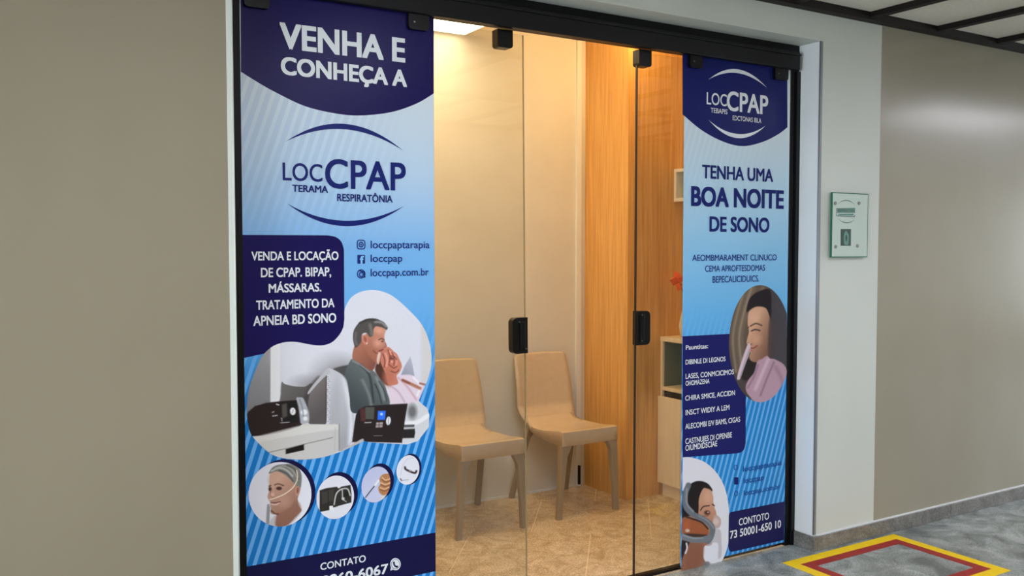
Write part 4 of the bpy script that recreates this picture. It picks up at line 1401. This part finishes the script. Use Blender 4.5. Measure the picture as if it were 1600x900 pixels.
sb = empty('wall_shelf')
tag(sb, 'small cream box shelf fixed high on the oak cladding', 'shelf')
sx0, sy0, sy1, sz0, sz1 = 3.425, 0.60, 1.088, 1.668, 1.852
box('bottom_board', sx0, RX1 - 0.002, sy0, sy1, sz0, sz0 + 0.02, M['vase'], sb)
box('top_board', sx0, RX1 - 0.002, sy0, sy1, sz1 - 0.018, sz1, M['vase'], sb)
box('end_board', sx0, RX1 - 0.002, sy1 - 0.018, sy1, sz0 + 0.0205, sz1 - 0.0185, M['vase'], sb)
box('end_board', sx0, RX1 - 0.002, sy0, sy0 + 0.018, sz0 + 0.0205, sz1 - 0.0185, M['vase'], sb)
box('back_board', RX1 - 0.012, RX1 - 0.002, sy0 + 0.0185, sy1 - 0.0185, sz0 + 0.0205, sz1 - 0.0185, M['niche_grey'], sb)

fv = empty('flower_vase', (3.425, 0.97, 0.9055))
tag(fv, 'orange flower peeping out beside the narrow poster above the cabinet', 'flower')
bm = bmesh.new()
rings = [(0.030, 0.0), (0.040, 0.02), (0.046, 0.07), (0.034, 0.13), (0.022, 0.16), (0.027, 0.175)]
vr = [[bm.verts.new((r * math.cos(a), r * math.sin(a), z)) for a in [2 * math.pi * k / 20 for k in range(20)]] for r, z in rings]
bm.faces.new(vr[0][::-1])
for a, b in zip(vr[:-1], vr[1:]):
    for k in range(20):
        bm.faces.new([a[k], a[(k + 1) % 20], b[(k + 1) % 20], b[k]])
bm_obj('vase', bm, M['vase'], fv, True)
bm = bmesh.new()
pts = [(0, 0, 0.012), (-0.005, 0.0, 0.16), (-0.02, 0.006, 0.24), (-0.045, 0.012, 0.305)]
for a, b in zip(pts[:-1], pts[1:]):
    add_tube(bm, a, b, 0.003, 0.003, 8)
bm_obj('stem', bm, M['stem'], fv)
for k, (dx, dy, dz, wd_) in enumerate(((-0.055, 0.0, 0.010, 0.020), (-0.02, 0.01, 0.050, 0.018), (0.005, -0.02, 0.030, 0.020), (-0.03, -0.02, -0.035, 0.018), (0.01, 0.02, -0.02, 0.018), (-0.02, 0.03, 0.02, 0.018))):
    bm = bmesh.new()
    b0 = Vector((-0.045, 0.012, 0.308))
    tip = b0 + 1.35 * Vector((dx, dy, dz))
    wd_ *= 1.3
    d = (tip - b0).normalized()
    s = d.cross(Vector((0.3, 0.9, 0.2))).normalized()
    nrm = d.cross(s)
    mid = b0.lerp(tip, 0.55)
    vs = [bm.verts.new(q) for q in (b0, mid + s * wd_ + nrm * 0.004, tip, mid - s * wd_ + nrm * 0.004, mid - nrm * 0.006)]
    for a in ((0, 1, 4), (1, 2, 4), (2, 3, 4), (3, 0, 4), (0, 3, 1), (1, 3, 2)):
        bm.faces.new([vs[q] for q in a])
    bm_obj('petal', bm, M['orange'], fv)

# ------------------------------------------------------------------ hanging light panel of the waiting room
lp = empty('pendant_light_panel')
tag(lp, 'bright white rectangular light panel hanging under the waiting-room ceiling', 'ceiling light')
lx0, lx1, ly0, ly1, lz = 1.62, 2.278, 0.62, 1.455, 2.54
box('diffuser', lx0, lx1, ly0, ly1, lz, lz + 0.004, M['panel_light'], lp)
box('housing', lx0, lx1, ly0, ly1, lz + 0.0045, lz + 0.035, M['white_metal'], lp)
for x in (lx0 + 0.05, lx1 - 0.05):
    for y in (ly0 + 0.05, ly1 - 0.05):
        bm = bmesh.new()
        add_tube(bm, (x, y, lz + 0.035), (x, y, RZ), 0.003, 0.003, 8)
        bm_obj('suspension_rod', bm, M['white_metal'], lp)

# ------------------------------------------------------------------ sign on the pier
sg = empty('glass_sign', (0, 0, 0))
tag(sg, 'pale glass plate with green edges and small emblems, screwed to the off-white pier', 'sign')
gx0, gx1, gz0, gz1 = 3.384, 3.638, 1.361, 1.660
gy = WY - 0.020
box('plate', gx0 + 0.004, gx1 - 0.003, gy, gy + 0.008, gz0 + 0.004, gz1 - 0.004, M['sign_face'], sg)
box('edge', gx0, gx0 + 0.004, gy - 0.0005, gy + 0.0085, gz0, gz1, M['sign_edge'], sg)
box('edge', gx1 - 0.003, gx1, gy - 0.0005, gy + 0.0085, gz0, gz1, M['sign_edge'], sg)
box('edge', gx0 + 0.004, gx1 - 0.003, gy - 0.0005, gy + 0.0085, gz1 - 0.004, gz1, M['sign_edge'], sg)
box('edge', gx0 + 0.004, gx1 - 0.003, gy - 0.0005, gy + 0.0085, gz0, gz0 + 0.004, M['sign_edge'], sg)
PYs, PY = PY, gy
S = Poster(sg)
S.m = lambda c: c
for u, v in ((1305, 317.5), (1342, 317.5), (1305.5, 385.5), (1339.5, 384.3)):
    p = at_y(u, v, gy)
    bm = bmesh.new()
    add_tube(bm, (p[0], gy - 0.004, p[2]), (p[0], gy, p[2]), 0.0075, 0.0085, 16)
    add_tube(bm, (p[0], gy + 0.008, p[2]), (p[0], WY, p[2]), 0.006, 0.006, 12)
    bm_obj('standoff', bm, M['screw'], sg)
S.crescent('upper_arc', (1308.5, 319.4), (1336.6, 321), -7.8, -6.4, 1, M['sign_line'])
S.crescent('lower_arc', (1308.8, 341), (1336, 342.6), 7.0, 5.6, 1, M['sign_line'])
S.flat('name_field', [(1308, 325.4), (1336, 324.8), (1336, 332.6), (1308, 332.6)], 1, M['sign_ink'])
S.text('lettering', 'EIMECSA', (1309.5, 331.6), (1334.5, 331.4), 326.6, 2, M['sign_line'], 0.0)
S.flat('bracket', [(1306.8, 325), (1307.8, 325), (1307.8, 336.6), (1334, 338.2), (1335.4, 336), (1336.4, 336.4), (1335, 339.4), (1306.8, 338)], 1, M['sign_line'])
S.flat('name_field', [(1309, 334.2), (1334.5, 334), (1333, 337), (1310, 336.2)], 1, M['sign_ink'])
S.flat('pictogram_field', [(1313.4, 358), (1329.6, 358), (1329.4, 384), (1313.2, 384)], 1, M['sign_dark'])
S.flat('figure', list(smooth([(1321.8, 360.4), (1323.4, 362.5), (1326, 367), (1326, 376), (1325, 382), (1319.5, 382), (1318.2, 375), (1318.6, 367), (1320, 362.5)], 4)), 2, M['sign_ink'])
S.flat('figure', list(smooth([(1322, 367), (1323.6, 371), (1322, 378), (1320.6, 371)], 4)), 3, M['sign_dark'])
PY = PYs

# ------------------------------------------------------------------ floor marking
fm = empty('floor_marking')
tag(fm, 'yellow and red painted rectangle outline on the granite floor before the pier', 'floor marking')
mx0, mx1, my0, my1 = 3.068, 3.848, -0.64, -0.058


def frame_mesh(x0, x1, y0, y1, wd_, z):
    bm = bmesh.new()
    o_ = [(x0, y0), (x1, y0), (x1, y1), (x0, y1)]
    i_ = [(x0 + wd_, y0 + wd_), (x1 - wd_, y0 + wd_), (x1 - wd_, y1 - wd_), (x0 + wd_, y1 - wd_)]
    A = [bm.verts.new((a, b, z)) for a, b in o_]
    B = [bm.verts.new((a, b, z)) for a, b in i_]
    A0 = [bm.verts.new((a, b, 0.0002)) for a, b in o_]
    B0 = [bm.verts.new((a, b, 0.0002)) for a, b in i_]
    for k in range(4):
        n = (k + 1) % 4
        bm.faces.new([A[k], A[n], B[n], B[k]])
        bm.faces.new([A0[k], A0[n], A[n], A[k]])
        bm.faces.new([B[k], B[n], B0[n], B0[k]])
    return bm


bm_obj('yellow_border', frame_mesh(mx0, mx1, my0, my1, 0.055, 0.0012), M['yellow'], fm)
bm_obj('red_border', frame_mesh(mx0 + 0.0552, mx1 - 0.0552, my0 + 0.0552, my1 - 0.0552, 0.05, 0.0012), M['red'], fm)
